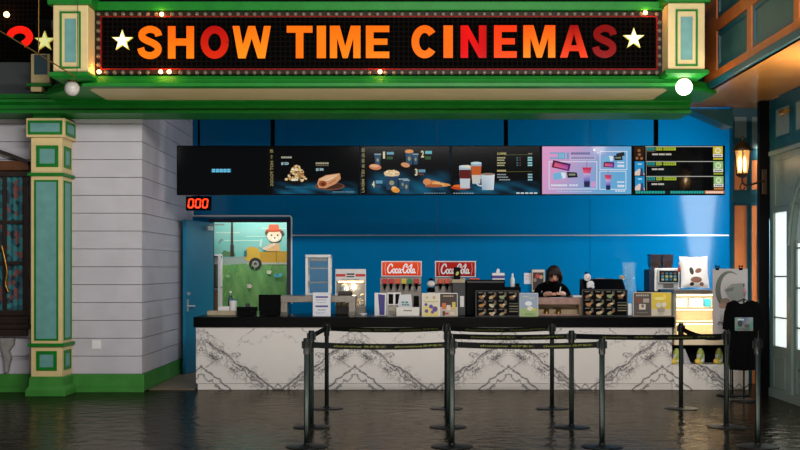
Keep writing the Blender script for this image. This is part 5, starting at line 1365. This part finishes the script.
def tick(x, y, k):
    a.shape([(x,y+1),(x+10*k,y-1.6*k),(x+12*k,y+3*k),(x+9*k,y+5.6*k),(x+1,y+7.4*k)], rgb(120,186,226)); a.shape([(x+8*k,y-.6),(x+13*k,y),(x+13*k,y+5*k),(x+10*k,y+6*k)], rgb(226,236,244)); a.shape([(x+14*k,y-1*k),(x+24*k,y-.4*k),(x+25*k,y+4.4*k),(x+15*k,y+5*k)], rgb(24,34,40)); a.rect(x+16*k,y+.8*k,x+22.6*k,y+2.6*k, rgb(140,150,120))
tick(552.5,173,1); tick(602,156.5,.82); a.shape([(615.6,154),(623.4,152),(624.6,155.6),(616.4,157.8)], rgb(36,42,44))
def tumbler(x, y, k):
    a.line([(x,y-6*k),(x-.2,y)], .6, rgb(196,60,110)); a.shape([(x-5*k,y),(x+5*k,y),(x+4.2*k,y+1.6*k),(x-4.2*k,y+1.6*k)], rgb(206,50,90)); a.shape([(x-4.2*k,y+1.6*k),(x+4.2*k,y+1.6*k),(x+3.4*k,y+6*k),(x-3.4*k,y+6*k)], [rgb(220,60,96),rgb(190,50,110),rgb(220,90,140),rgb(236,110,130)])
    a.shape([(x-3.4*k,y+6*k),(x+3.4*k,y+6*k),(x+3*k,y+14*k),(x-3*k,y+14*k)], [rgb(206,190,230),rgb(190,180,226),rgb(90,90,180),rgb(110,90,190)]); a.shape([(x-3*k,y+14*k),(x+3*k,y+14*k),(x+2.8*k,y+19.6*k),(x-2.8*k,y+19.6*k)], rgb(44,44,84))
tumbler(586.6,167.6,1); tumbler(607.8,175.2,.75); a.ell(593,184.5,2.8,3.4, rgb(210,160,214), 12)
a.bars(550.6,184.6,567,186.4, wh, 7, .12); a.bars(569,184.6,578,186.2, wh, 3, .2); a.bars(617,162,624,163.4, wh, 3, .1); a.bars(617,165,624,167.4, wh, 3, .1); a.bars(616.6,181.6,624,183, wh, 3, .1); a.bars(617,185,624,187.4, wh, 3, .1)
a.bars(557,191.4,592,192, rgb(200,214,240), 12); a.bars(614.6,190.4,625,192, rgb(214,226,244), 4); a.ell(593.6,150.4,1.3,1.3, rgb(250,246,255), 8); a.ell(597.5,153.2,.7,.7, wh, 8)
a.build('display', 'screen_bright', t) if False else a.build('display', 'screen', t)
# 6
t, a, xa, xb = screen(5)
for k in range(3):
    y = 146.6+15*k
    a.rect(645.5,y-.3,713.5,y+.35, rgb(190,190,180))
    a.rect(634.5,y,644,y+14, rgb(40,24,16) if k == 0 else rgb(40,150,206))
    if k: a.shape([(634.5,y+14),(634.5,y+10.5),(639,y+7),(644,y+12),(644,y+14)], rgb(226,206,196)); a.bars(637.5,y+2,641.5,y+3.2, rgb(200,236,246), 2, .1); a.shape([(639.6,y+14),(640.4,y+7),(642,y+6),(643.4,y+14)], rgb(60,70,110))
    else:
        for q, (x_, yy) in enumerate(((639,y+4),(637,y+11.6),(641.5,y+11.8),(639.4,y+8))): a.ell(x_, yy, 1.6, 1.5, rgb(150,100,66), 8)
    a.rect(645.8,y+.6,646.2,y+14, rgb(160,160,150))
    a.rect(646.8,y+.8,654.4,y+3.8, rgb(40,160,160)); a.bars(647.6,y+1.4,653.8,y+3.2, rgb(16,70,74), 4, .4)
    a.rect(655.6,y+.8,661.2+(k==0),y+3.8, rgb(176,196,60)); a.rect(662.8,y+.8,675.6,y+3.8, rgb(176,196,60)); a.bars(656.2,y+1.5,674.8,y+3.1, rgb(84,96,20), 11, .45)
    a.bars(652-.6*k,y+7,(672 if k == 0 else 664),y+8.6, rgb(196,190,180), 3 if k == 0 else 2, .12); a.rect(646.8,y+4.6,655+4*(k>0),y+5, rgb(120,116,106))
    a.rect(712.8,y-.2,722.4,y+10.4, rgb(214,190,60) if k == 0 else rgb(150,196,120)); a.ell(717.6,y+4,2.9,3.0, rgb(236,236,214)); a.ell(717.6,y+4,1.9,2.0, rgb(220,200,90) if k == 0 else rgb(160,204,130)); a.rect(712.8,y+7.6,722.4,y+10.6, rgb(226,226,220)); a.bars(714,y+8.5,721.4,y+9.6, rgb(90,96,90), 4, .2)
    a.bars(713,y+11.4,722.4,y+13.2, rgb(206,190,50) if k == 0 else rgb(160,170,50) if k == 1 else rgb(214,140,70), 5, .1)
a.rect(634.5,191,723,194, rgb(14,30,32)); a.bars(634.8,191.3,664.5,193.8, rgb(40,170,160), 11, .2); a.bars(669.5,191.3,703,193.8, rgb(40,170,160), 13, .2); a.rect(703.5,191,723,194, rgb(226,150,110)); a.bars(705,191.6,721.6,193.4, rgb(246,226,206), 7, .2)
a.build('display', 'screen', t)
tag(MB().box(X(178,DS), X(724,DS), DS+.101, DS+.14, Z(SZ0-29,DS), Z(SZ0-23,DS)).build('hanging_rail', 'black'), 'black rail behind the row of menu screens', 'rail')
# hanging rods that show above the screens
for k, px in enumerate((272.5, 506, 656.3)):
    lab = ('black hanging rod above the popcorn screen', 'black hanging rod above the drinks screen', 'black hanging rod above the showtimes screen')[k]
    o = MB().box(X(px-2,DS+.141), X(px+2,DS+.141), DS+.141, DS+.19, Z(SZ0-15,DS), 4.298).build('hanging_rod', 'black'); tag(o, lab, 'rod', 'hanging rods of the menu screens')

# LED queue counter
DQ = 15.3
t = thing('number_display', 'small black display with three red zeros below the dark screen', 'display', (X(198,DQ), DQ, Z(210.5,DQ)))
MB().box(X(185.8,DQ), X(211,DQ), DQ, DQ+.06, Z(210.5,DQ), Z(196.2,DQ), b=.005).build('housing', 'black', t)
MB().box(X(197,DQ), X(199,DQ), DQ+.061, DQ+.075, Z(204,DQ), 4.298).build('hanger_rod', 'black', t)
for k in range(3):
    a = Art(DQ-.002); x0 = 188.2+7.1*k; w_, h_ = 4.6, 8.2; y0 = 199.3; sk = .9
    q = lambda u, v_: (x0+u*w_+(1-v_)*sk, y0+v_*h_)
    th = .2
    for s0, s1 in (((0,0),(1,0)),((0,1),(1,1)),((0,0),(0,.5)),((0,.5),(0,1)),((1,0),(1,.5)),((1,.5),(1,1))):
        p0, p1 = q(*s0), q(*s1); a.line([(p0[0]+(p1[0]-p0[0])*.06, p0[1]+(p1[1]-p0[1])*.06), (p0[0]+(p1[0]-p0[0])*.94, p0[1]+(p1[1]-p0[1])*.94)], 1.35, rgb(255,60,30))
    a.build('digit', 'led_red', t)

# ================================================================== POSTER AND SHIRT STANDS
D = 13.45
t = thing('poster_stand', 'poster stand holding a grey crescent poster with two black clips', 'poster', (X(731,D), D+.02, 0))
xa, xb = X(712.5,D), X(747.6,D)
MB().box(xa, xb, D-.006, D-.001, Z(335,D), Z(268.6,D)).build('poster_board', 'paper_grey' if 'paper_grey' in M else 'stone_grey', t)
a = Art(D-.007)
a.rect(712.6,268.7,747.5,334.9, rgb(168,164,164))
def cres(u, v_): return (729+u*13.8, 290+v_*19)
pts = []
n = 26
outer = [cres(math.cos(math.radians(-55-250*i/n)), math.sin(math.radians(-55-250*i/n))) for i in range(n+1)]
L_, R_ = outer, [(x+(730.5-x)*(.06+.27*math.sin(math.pi*i/n)), y+(288-y)*(.04+.20*math.sin(math.pi*i/n))) for i, (x, y) in enumerate(outer)]
for i in range(n): a.shape([L_[i], L_[i+1], R_[i+1], R_[i]], rgb(92-30*(i/n),102-34*(i/n),96-40*(i/n)))
a.ell(725,302,5.5,4, rgb(110,92,80)); a.ell(722,305.5,3.4,2.6, rgb(136,104,84)); a.shape([(724,290),(731,284),(742,283),(746,292),(744,302),(731,300)], rgb(120,122,118)); a.shape([(726,289),(734,287),(732,291),(725,291.5)], rgb(84,92,88))
a.rect(742.6,283.5,744,286.6, rgb(60,50,60)); a.rect(743,289.5,744.6,291.6, rgb(220,90,110)); a.rect(743,293,744,296, rgb(120,60,80)); a.bars(717,323.5,726,324.3, rgb(60,60,62), 3); a.line([(717.5,321.8),(725.5,323)], .8, rgb(40,40,42))
a.bars(719.5,311,722,312, rgb(150,146,146), 2); a.bars(719.5,314,721.5,320, rgb(150,146,146), 2)
a.build('poster_print', 'print', t)
st = MB(); xm = X(733,D); st.tube([(xm,D+.03,.02),(xm,D+.03,Z(268,D)-.0)], .012, 10); st.build('pole', 'black', t)
MB().box(xa+.06, xb-.06, D+.012, D+.022, Z(269,D)-.02, Z(269,D)).build('cross_bar', 'black', t)
MB().lathe((xm,D+.03,.001), [(.19,0),(.19,.012),(.16,.018),(.02,.02)], 28).build('base', 'black', t)
for px in (717.2, 740.5):
    c_ = MB(); c_.box(X(px-1.8,D), X(px+1.8,D), D-.016, D+.012, Z(270.2,D), Z(267.8,D), b=.003)
    c_.tube(spline([(X(px-1.4,D),D-.01,Z(267.8,D)),(X(px-1.8,D),D-.012,Z(265.6,D)),(X(px-.4,D),D-.012,Z(266.4,D)),(X(px+.4,D),D-.012,Z(266.4,D)),(X(px+1.8,D),D-.012,Z(265.6,D)),(X(px+1.4,D),D-.01,Z(267.8,D))]), .006, 6); c_.build('binder_clip', 'black', t)

D = 13.0
t = thing('shirt_stand', 'black T-shirt with picture print hung on a metal stand', 'T-shirt', (X(743,D), D+.03, 0))
xm = X(743,D)
shp = [(734.5,300.3),(738,303.2),(743,304.2),(748,303.2),(751,300.3),(757.5,302.5),(761.5,309),(763.6,328),(758.2,330.5),(756.8,322),(757,340),(756.5,369.5),(742,370.2),(729.8,369.5),(729.2,345),(729.4,322),(727.6,331),(722.6,329),(724.4,312),(727.6,303)]
mb = MB()
# shirt body: front and back shells bulging like hung cloth
def shell(sgn):
    vs = []
    for px, py in shp: vs.append((X(px,D), D+sgn*.012, Z(py,D)))
    return vs
bm = bmesh.new()
fv = [bm.verts.new(v_) for v_ in shell(-1)]; bv = [bm.verts.new(v_) for v_ in shell(1)]
bm.faces.new(fv); bm.faces.new(bv[::-1])
for i in range(len(fv)): j = (i+1) % len(fv); bm.faces.new((fv[j], fv[i], bv[i], bv[j]))
bmesh.ops.triangulate(bm, faces=[f_ for f_ in bm.faces if len(f_.verts) > 4])
bmesh.ops.subdivide_edges(bm, edges=bm.edges[:], cuts=3, use_grid_fill=True)
for q in bm.verts:
    s_ = -1 if q.co.y < D else 1; px = CX+q.co.x*F/D; py = HY-(q.co.z-H)*F/D
    bul = max(0, 1-((px-743)/17)**2)
    q.co.y = D+s_*(.012+.055*bul)+.010*math.sin(px*1.1)*min(1, max(0, (py-325)/30))
bmesh.ops.recalc_face_normals(bm, faces=bm.faces[:])
bm.verts.index_update()
mb.add([q.co.copy() for q in bm.verts], [[q.index for q in f_.verts] for f_ in bm.faces], 0, False); bm.free()
mb.build('shirt_fabric', 'shirt', t)
a = Art(D-.088); a.grid(734.8,317.4,753,330.8, lambda u, v_: tuple(lin(q) for q in (70+50*math.sin(u*5+v_*3)**2, 96+40*math.sin(u*4+1)**2*(1-v_*.5), 100+30*(1-v_)))+(1,), 12, 8)
a.ell(740,323.5,2.6,3.4, rgb(36,44,46), 10); a.ell(747,326,3,2, rgb(60,72,60), 10); a.bars(738,319,744,320.3, rgb(206,214,210), 4); a.bars(737,328.6,751,329.4, rgb(40,46,46), 5)
a.build('shirt_print', 'print', t)
p_ = MB(); p_.tube([(xm+.01,D,.02),(xm+.01,D,Z(299,D))], .011, 10); p_.tube([(X(736,D),D,Z(302.5,D)),(xm+.01,D,Z(299,D)),(X(750,D),D,Z(302.5,D))], .008, 8); p_.build('pole', 'post', t)
p_ = MB(); p_.tube([(xm-.14,D+.03,.03),(xm-.14,D+.03,.60)], .008, 8); p_.tube([(xm-.14,D+.03,.03),(xm+.01,D,.02)], .008, 8); p_.build('side_leg', 'post', t)
MB().lathe((xm+.01,D,.001), [(.17,0),(.17,.012),(.15,.02),(.02,.022)], 28).build('base', 'post', t)

# ================================================================== STANCHIONS
def stanchion(x, y, label):
    t = thing('stanchion', label, 'stanchion', (x, y, 0), 'queue stanchions in front of the counter')
    MB().lathe((x,y,.0005), [(.182,0),(.183,.004),(.172,.007),(.06,.012),(.032,.016),(.028,.03)], 40).build('base', 'post_head', t)
    p_ = MB(); n = 24; rr_ = [.0235 if k % 6 else .0195 for k in range(n)]
    p_.loft([[(x+rr_[k]*math.cos(2*math.pi*k/n), y+rr_[k]*math.sin(2*math.pi*k/n), z) for k in range(n)] for z in (.03, .80)], smooth=False); p_.build('post', 'post', t)
    h_ = MB(); h_.lathe((x,y,0), [(.027,.801),(.03,.808),(.03,.93),(.026,.94),(.0,.942)], 20)
    for k in range(4):
        a_ = k*math.pi/2; h_.box(x+.031*math.cos(a_)-.012, x+.031*math.cos(a_)+.012, y+.031*math.sin(a_)-.012, y+.031*math.sin(a_)+.012, .85, .915, b=.003)
    h_.build('head', 'post_head', t)
    return t
Y1, Y2, Y3 = 12.27, 10.83, 9.64
rows = {}
names1 = ['rear stanchion in the column nearest the siding wall', 'rear stanchion of the middle trio by the counter', 'rear stanchion in front of the attendant', 'rear stanchion before the juice bottle niche']
names2 = ['middle row stanchion of the trio nearest the siding wall', 'middle row stanchion hidden between the central posts', 'middle row stanchion below the attendant', 'middle row stanchion beside the black T-shirt']
names3 = ['front row stanchion nearest the siding wall', 'front row stanchion at the centre of the lobby', 'front row stanchion before the flyer stand', 'front row stanchion nearest the arched doors']
for r_i, (Y, pxs, nm) in enumerate(((Y1,(326.7,446.4,552,681),names1),(Y2,(311.4,448,571.5,726.4),names2),(Y3,(306.7,452,602,757.8),names3))):
    for k, px in enumerate(pxs): rows[(r_i, k)] = (stanchion(X(px,Y), Y, nm[k]), X(px,Y), Y)
def belt(A, B, sag=.02, txt=True, z=.885):
    (ta, xa, ya), (tb, xb, yb) = rows[A], rows[B]
    d = Vector((xb-xa, yb-ya, 0)); L = d.length; d.normalize(); nrm = Vector((d.y, -d.x, 0)); hh_ = .026; n = 20
    mb = MB(); P_ = []
    def cz(s_): return z-sag*4*(s_/L)*(1-s_/L)
    ss = [.045+(L-.09)*i/n for i in range(n+1)]
    rings = []
    for s_ in ss:
        c_ = Vector((xa, ya, cz(s_)))+d*s_
        rings.append([c_+nrm*.0012+Vector((0,0,-hh_)), c_+nrm*.0012+Vector((0,0,hh_)), c_-nrm*.0012+Vector((0,0,hh_)), c_-nrm*.0012+Vector((0,0,-hh_))])
    mb.loft(rings, 0, False)
    if txt and abs(d.x) > .9:
        for c0, s_, w in (('showtime', .28, .24), ('秀泰影城', .47, .20), ('showtime', .70, .24), ('秀泰影城', .87, .18)):
            vs, fs = text_geo(c0, .02); hgt = .019
            s0 = L*s_-w/2
            mb.add([Vector((xa, ya, 0))+d*(s0+u*w)+nrm*.003+Vector((0,0,cz(s0+u*w)-hgt/2+v_*hgt)) for u, v_ in vs], fs, 1)
    return mb.build('belt', ['belt', 'belt_gold'], ta)
belt((0,0),(0,1)); belt((0,1),(0,2)); belt((1,1),(1,2), .012); belt((1,2),(1,3), .012); belt((2,0),(2,1)); belt((2,1),(2,2), .015); belt((0,0),(1,0), 0, False); belt((0,3),(1,3), .05, False)

# ================================================================== ATTENDANT
PX, PY = X(551.3,15.32), 15.36
t = thing('person', 'person in black top with dark fringe writing behind the counter', 'person', (PX, PY, 0))
def skin_mesh(verts, edges, root=0, sub=2):
    me = bpy.data.meshes.new('s'); me.from_pydata([v_[0] for v_ in verts], edges, [])
    o = bpy.data.objects.new('s', me); C.objects.link(o)
    o.modifiers.new('S', 'SKIN')
    for i, v_ in enumerate(verts):
        d = me.skin_vertices[0].data[i]; r_ = v_[1]; d.radius = r_ if isinstance(r_, tuple) else (r_, r_); d.use_root = (i == root)
    m_ = o.modifiers.new('U', 'SUBSURF'); m_.levels = sub; m_.render_levels = sub
    dg = bpy.context.evaluated_depsgraph_get(); dg.update()
    out = bpy.data.meshes.new_from_object(o.evaluated_get(dg))
    vs = [q.co.copy() for q in out.vertices]; fs = [list(q.vertices) for q in out.polygons]
    bpy.data.objects.remove(o); return vs, fs
B = lambda x, y, z: (PX+x, PY+y, z)
V = [(B(0,.02,.86), (.15,.11)),      # 0 pelvis
     (B(0,.0,1.02), (.135,.10)),     # 1 waist
     (B(.0,-.02,1.18), (.155,.11)),  # 2 chest
     (B(.005,-.05,1.31), (.105,.085)), # 3 upper chest
     (B(.015,-.085,1.385), .05),     # 4 neck
     (B(.02,-.125,1.43), (.07,.075)),# 5 jaw
     (B(.02,-.11,1.50), (.082,.098)),# 6 skull
     (B(.02,-.085,1.545), (.06,.07)),# 7 crown
     (B(-.170,-.03,1.285), .055),     # 8 shoulder L
     (B(-.225,-.10,1.13), .052),     # 9 elbow L
     (B(-.10,-.36,1.205), .034),     # 10 wrist L
     (B(-.05,-.42,1.208), (.034,.022)),  # 11 palm L
     (B(.180,-.03,1.285), .055),      # 12 shoulder R
     (B(.235,-.10,1.13), .052),      # 13 elbow R
     (B(.11,-.36,1.21), .034),       # 14 wrist R
     (B(.065,-.42,1.215), (.034,.022)),  # 15 palm R
     (B(-.09,.02,.80), .10), (B(-.10,.0,.47), .072), (B(-.10,.03,.09), .05), (B(-.10,-.10,.045), (.045,.035)),
     (B(.09,.02,.80), .10), (B(.10,.0,.47), .072), (B(.10,.03,.09), .05), (B(.10,-.10,.045), (.045,.035))]
E_ = [(0,1),(1,2),(2,3),(3,4),(4,5),(5,6),(6,7),(3,8),(8,9),(9,10),(10,11),(3,12),(12,13),(13,14),(14,15),(0,16),(16,17),(17,18),(18,19),(0,20),(20,21),(21,22),(22,23)]
vs, fs = skin_mesh(V, E_)
mb = MB(); 
def part_of(c):
    z = c.z
    if z > 1.375 and abs(c.x-PX-.02) < .16: return 0
    if c.y < PY-.335: return 0
    return 2 if z < .84 else 1
b0 = len(mb.v); mb.v += vs
for f_ in fs:
    c_ = sum((vs[i] for i in f_), Vector())/len(f_)
    mb.f.append(f_); mb.m.append(part_of(c_)); mb.s.append(True); mb.c.append(None)
def addskin(V_, E2, mi=0):
    v2, f2 = skin_mesh(V_, E2, 0, 1); b_ = len(mb.v); mb.v += v2
    for f_ in f2: mb.f.append([b_+i for i in f_]); mb.m.append(mi); mb.s.append(True); mb.c.append(None)
for sg, wx in ((-1,-.05),(1,.065)):
    inn = -sg                                   # towards the middle
    for k, (dx, ln) in enumerate(((-.024,.062),(-.008,.072),(.008,.068),(.024,.052))):
        x0_ = wx+dx; z0_ = 1.208 if sg < 0 else 1.215
        cvs = [(B(x0_,-.425,z0_),.0095),(B(x0_+inn*.012,-.425-ln*.5,z0_+.004),.009),(B(x0_+inn*.024,-.425-ln*.85,z0_-.008),.0085),(B(x0_+inn*.026,-.425-ln*.95,z0_-.024),.0075)]
        addskin(cvs, [(0,1),(1,2),(2,3)])
    z0_ = 1.208 if sg < 0 else 1.215
    addskin([(B(wx+inn*.022,-.395,z0_+.004),.011),(B(wx+inn*.044,-.42,z0_+.008),.0105),(B(wx+inn*.05,-.45,z0_+.0),.009)], [(0,1),(1,2)])
# nose and ears grown into the same mesh
addskin([(B(.02,-.19,1.485),.012),(B(.02,-.212,1.458),.015),(B(.02,-.205,1.448),.012)], [(0,1),(1,2)])
for sg in (-1, 1): addskin([(B(.02+sg*.082,-.105,1.50),.012),(B(.02+sg*.09,-.10,1.48),.016),(B(.02+sg*.084,-.105,1.455),.010)], [(0,1),(1,2)])
HP = Vector(B(.015,-.075,1.385)); HR = Matrix.Rotation(math.radians(25), 3, 'X')
def bow(m_, soft=True):
    for q in m_.v:
        k = min(1, max(0, (q.z-1.375)/.05)) if soft and abs(q.x-PX-.02) < .16 and q.y < PY+.05 else (0 if soft else 1)
        if k > 0: q[:] = q.lerp(HP+HR @ (q-HP), k)
bow(mb)
body = mb.build('body', ['skin','shirt','trousers'], t)
f_ = MB()
for sg in (-1, 1): f_.sphere((PX+.02+sg*.034, PY-.190, 1.478), .011, 10, 8, sc=(1.3,.6,.6))
bow(f_, False); f_.build('eye', 'hair', t)
f_ = MB().sphere((PX+.02, PY-.197, 1.428), .022, 12, 8, sc=(1.1,.4,.32)); bow(f_, False); f_.build('mouth', 'red_trim', t)
# hair: cap with fringe and side locks
h_ = MB(); cx_, cy_, cz_ = PX+.02, PY-.095, 1.515
rings = []
N = 28
for i in range(13):
    th = math.pi*.5*i/12*1.25
    rg = []
    for j in range(N):
        ph = 2*math.pi*j/N; front = max(0, -math.sin(ph))
        lim = th*(1-.30*front**2) if i > 6 else th
        r_ = .101+.004*math.sin(j*2.1)*(i/12)
        rg.append((cx_+r_*.92*math.sin(lim)*math.cos(ph), cy_+r_*1.05*math.sin(lim)*math.sin(ph), cz_+r_*.98*math.cos(lim)))
    rings.append(rg)
h_.loft(rings, 0, True, cap=False)
for sg in (-1, 1):
    for k in range(5):
        x_ = cx_+sg*(.086-.004*k); y_ = cy_-.055+.03*k
        h_.tube(spline([(x_*1,y_,1.53),(x_+sg*.012,y_-.005,1.47),(x_+sg*.008,y_-.012,1.40),(x_-sg*.010,y_-.010,1.365+.012*k)]), [.020]*8+[.018]*8+[.013]*8+[.004], 8)
for k in range(9):
    a_ = -1+k/4; h_.tube(spline([(cx_+a_*.05,cy_-.075,1.605-.02*a_*a_),(cx_+a_*.075,cy_-.112,1.555),(cx_+a_*.083,cy_-.126,1.500+.008*(k%2)+.03*(abs(a_)<.3))],5), [.017]*9+[.012,.005], 7)
bow(h_, False); h_.build('hair', 'hair', t)
pen = MB(); pen.tube([(PX+.045,PY-.47,1.195),(PX+.075,PY-.43,1.30)], .006, 8)
tag(pen.build('pen', 'white'), 'pale pen held upright by the attendant', 'pen')

# ================================================================== LIGHT AND CAMERA
W = bpy.data.worlds.new('World'); bpy.context.scene.world = W; W.use_nodes = True
bgn = W.node_tree.nodes['Background']; bgn.inputs['Color'].default_value = (.62,.72,.85,1); bgn.inputs['Strength'].default_value = .05
def light(name, kind, loc, power, col=(1,1,1), size=.1, target=None, size_y=None, spot=None, blend=.5):
    l = bpy.data.lights.new(name, kind); l.energy = power; l.color = col
    o = bpy.data.objects.new(name, l); C.objects.link(o); o.location = loc
    if kind == 'AREA':
        l.size = size
        if size_y: l.shape = 'RECTANGLE'; l.size_y = size_y
    else: l.shadow_soft_size = size
    if kind == 'SPOT': l.spot_size = spot or 1.2; l.spot_blend = blend
    if target is not None: o.rotation_euler = (Vector(target)-Vector(loc)).to_track_quat('-Z', 'Y').to_euler()
    return o
light('hall_light', 'AREA', (2.0, 4.0, 4.9), 760, (1,.97,.94), 6, (-.3,14.0,1.2), .5)
light('added_soffit_fill', 'AREA', (0, 8.6, .08), 260, (1,.93,.82), 6, (0,8.65,3.6), .6)  # added unseen fill near the floor, brightens the canopy underside
light('hall_light_column', 'AREA', (-5.0, 8.5, 4.3), 20, (1,.97,.94), 1.5, (-4.0,13.9,1.6))
for x, pw in ((-2.0, 2), (0.6, 6)): light('kitchen_light', 'AREA', (x, 15.5, 4.25), pw, (.95,.97,1), .5)
light('added_side_fill', 'AREA', (5.25, 15.6, 2.1), 210, (.92,.97,1), 1.6, (2.0,16.9,1.6), 2.2)  # added unseen side fill brightening the blue wall; no window behind it
light('corridor_light', 'AREA', (-2.3, 17.9, 3.1), 40, (1,.96,.86), .8, (-2.3,18.4,1.0))
light('case_lamp', 'AREA', ((ex0+ex1)/2, D0+.22, Z(290,D0)-.07), 7, (1,.86,.66), .6, ((ex0+ex1)/2, D0+.3, .9), .1)
light('case_lamp', 'AREA', ((ex0+ex1)/2, D0+.22, Z(322,D0)-.05), 4, (1,.86,.66), .6, ((ex0+ex1)/2, D0+.3, .5), .1)
light('case_lamp', 'AREA', ((ex0+ex1)/2, D0+.22, Z(307.5,D0)-.05), 4, (1,.86,.66), .6, ((ex0+ex1)/2, D0+.3, .5), .1)
light('added_cushion_spot', 'SPOT', (3.9, 13.55, 3.54), 210, (1,.94,.85), .05, (3.80,14.55,1.3), spot=.95, blend=.6)  # added spot without a fitting, brightens cushion and display case
light('popcorn_lamp', 'POINT', (POP[0], POP[1]-.02, POP[2]), 2, (1,.8,.55), .02)
for p_ in LAMPS: light('bulb_lamp', 'POINT', p_, 1.6, (1,.36,.06), .02)
light('globe_lamp_light', 'POINT', (GL[0], GL[1]-.14, GL[2]-.10), 9, (1,.9,.72), .1)
light('lantern_lamp', 'POINT', LANT, 6, (1,.74,.42), .03)
light('bay_lamp', 'AREA', (4.1, 10.6, 2.85), 36, (1,.82,.55), .25, (4.1,10.58,3.6))
cam = bpy.data.cameras.new('Camera'); co = bpy.data.objects.new('Camera', cam); C.objects.link(co)
co.location = (0, 0, H); co.rotation_euler = (math.pi/2, 0, 0)
cam.sensor_width = 36; cam.lens = F/800*36; cam.shift_y = (HY-225)/800; cam.clip_end = 200
sc = bpy.context.scene; sc.camera = co
sc.view_settings.view_transform = 'Standard'; sc.view_settings.look = 'None'; sc.view_settings.gamma = 1; sc.view_settings.exposure = 0
try: sc.cycles.use_denoising = True
except Exception: pass
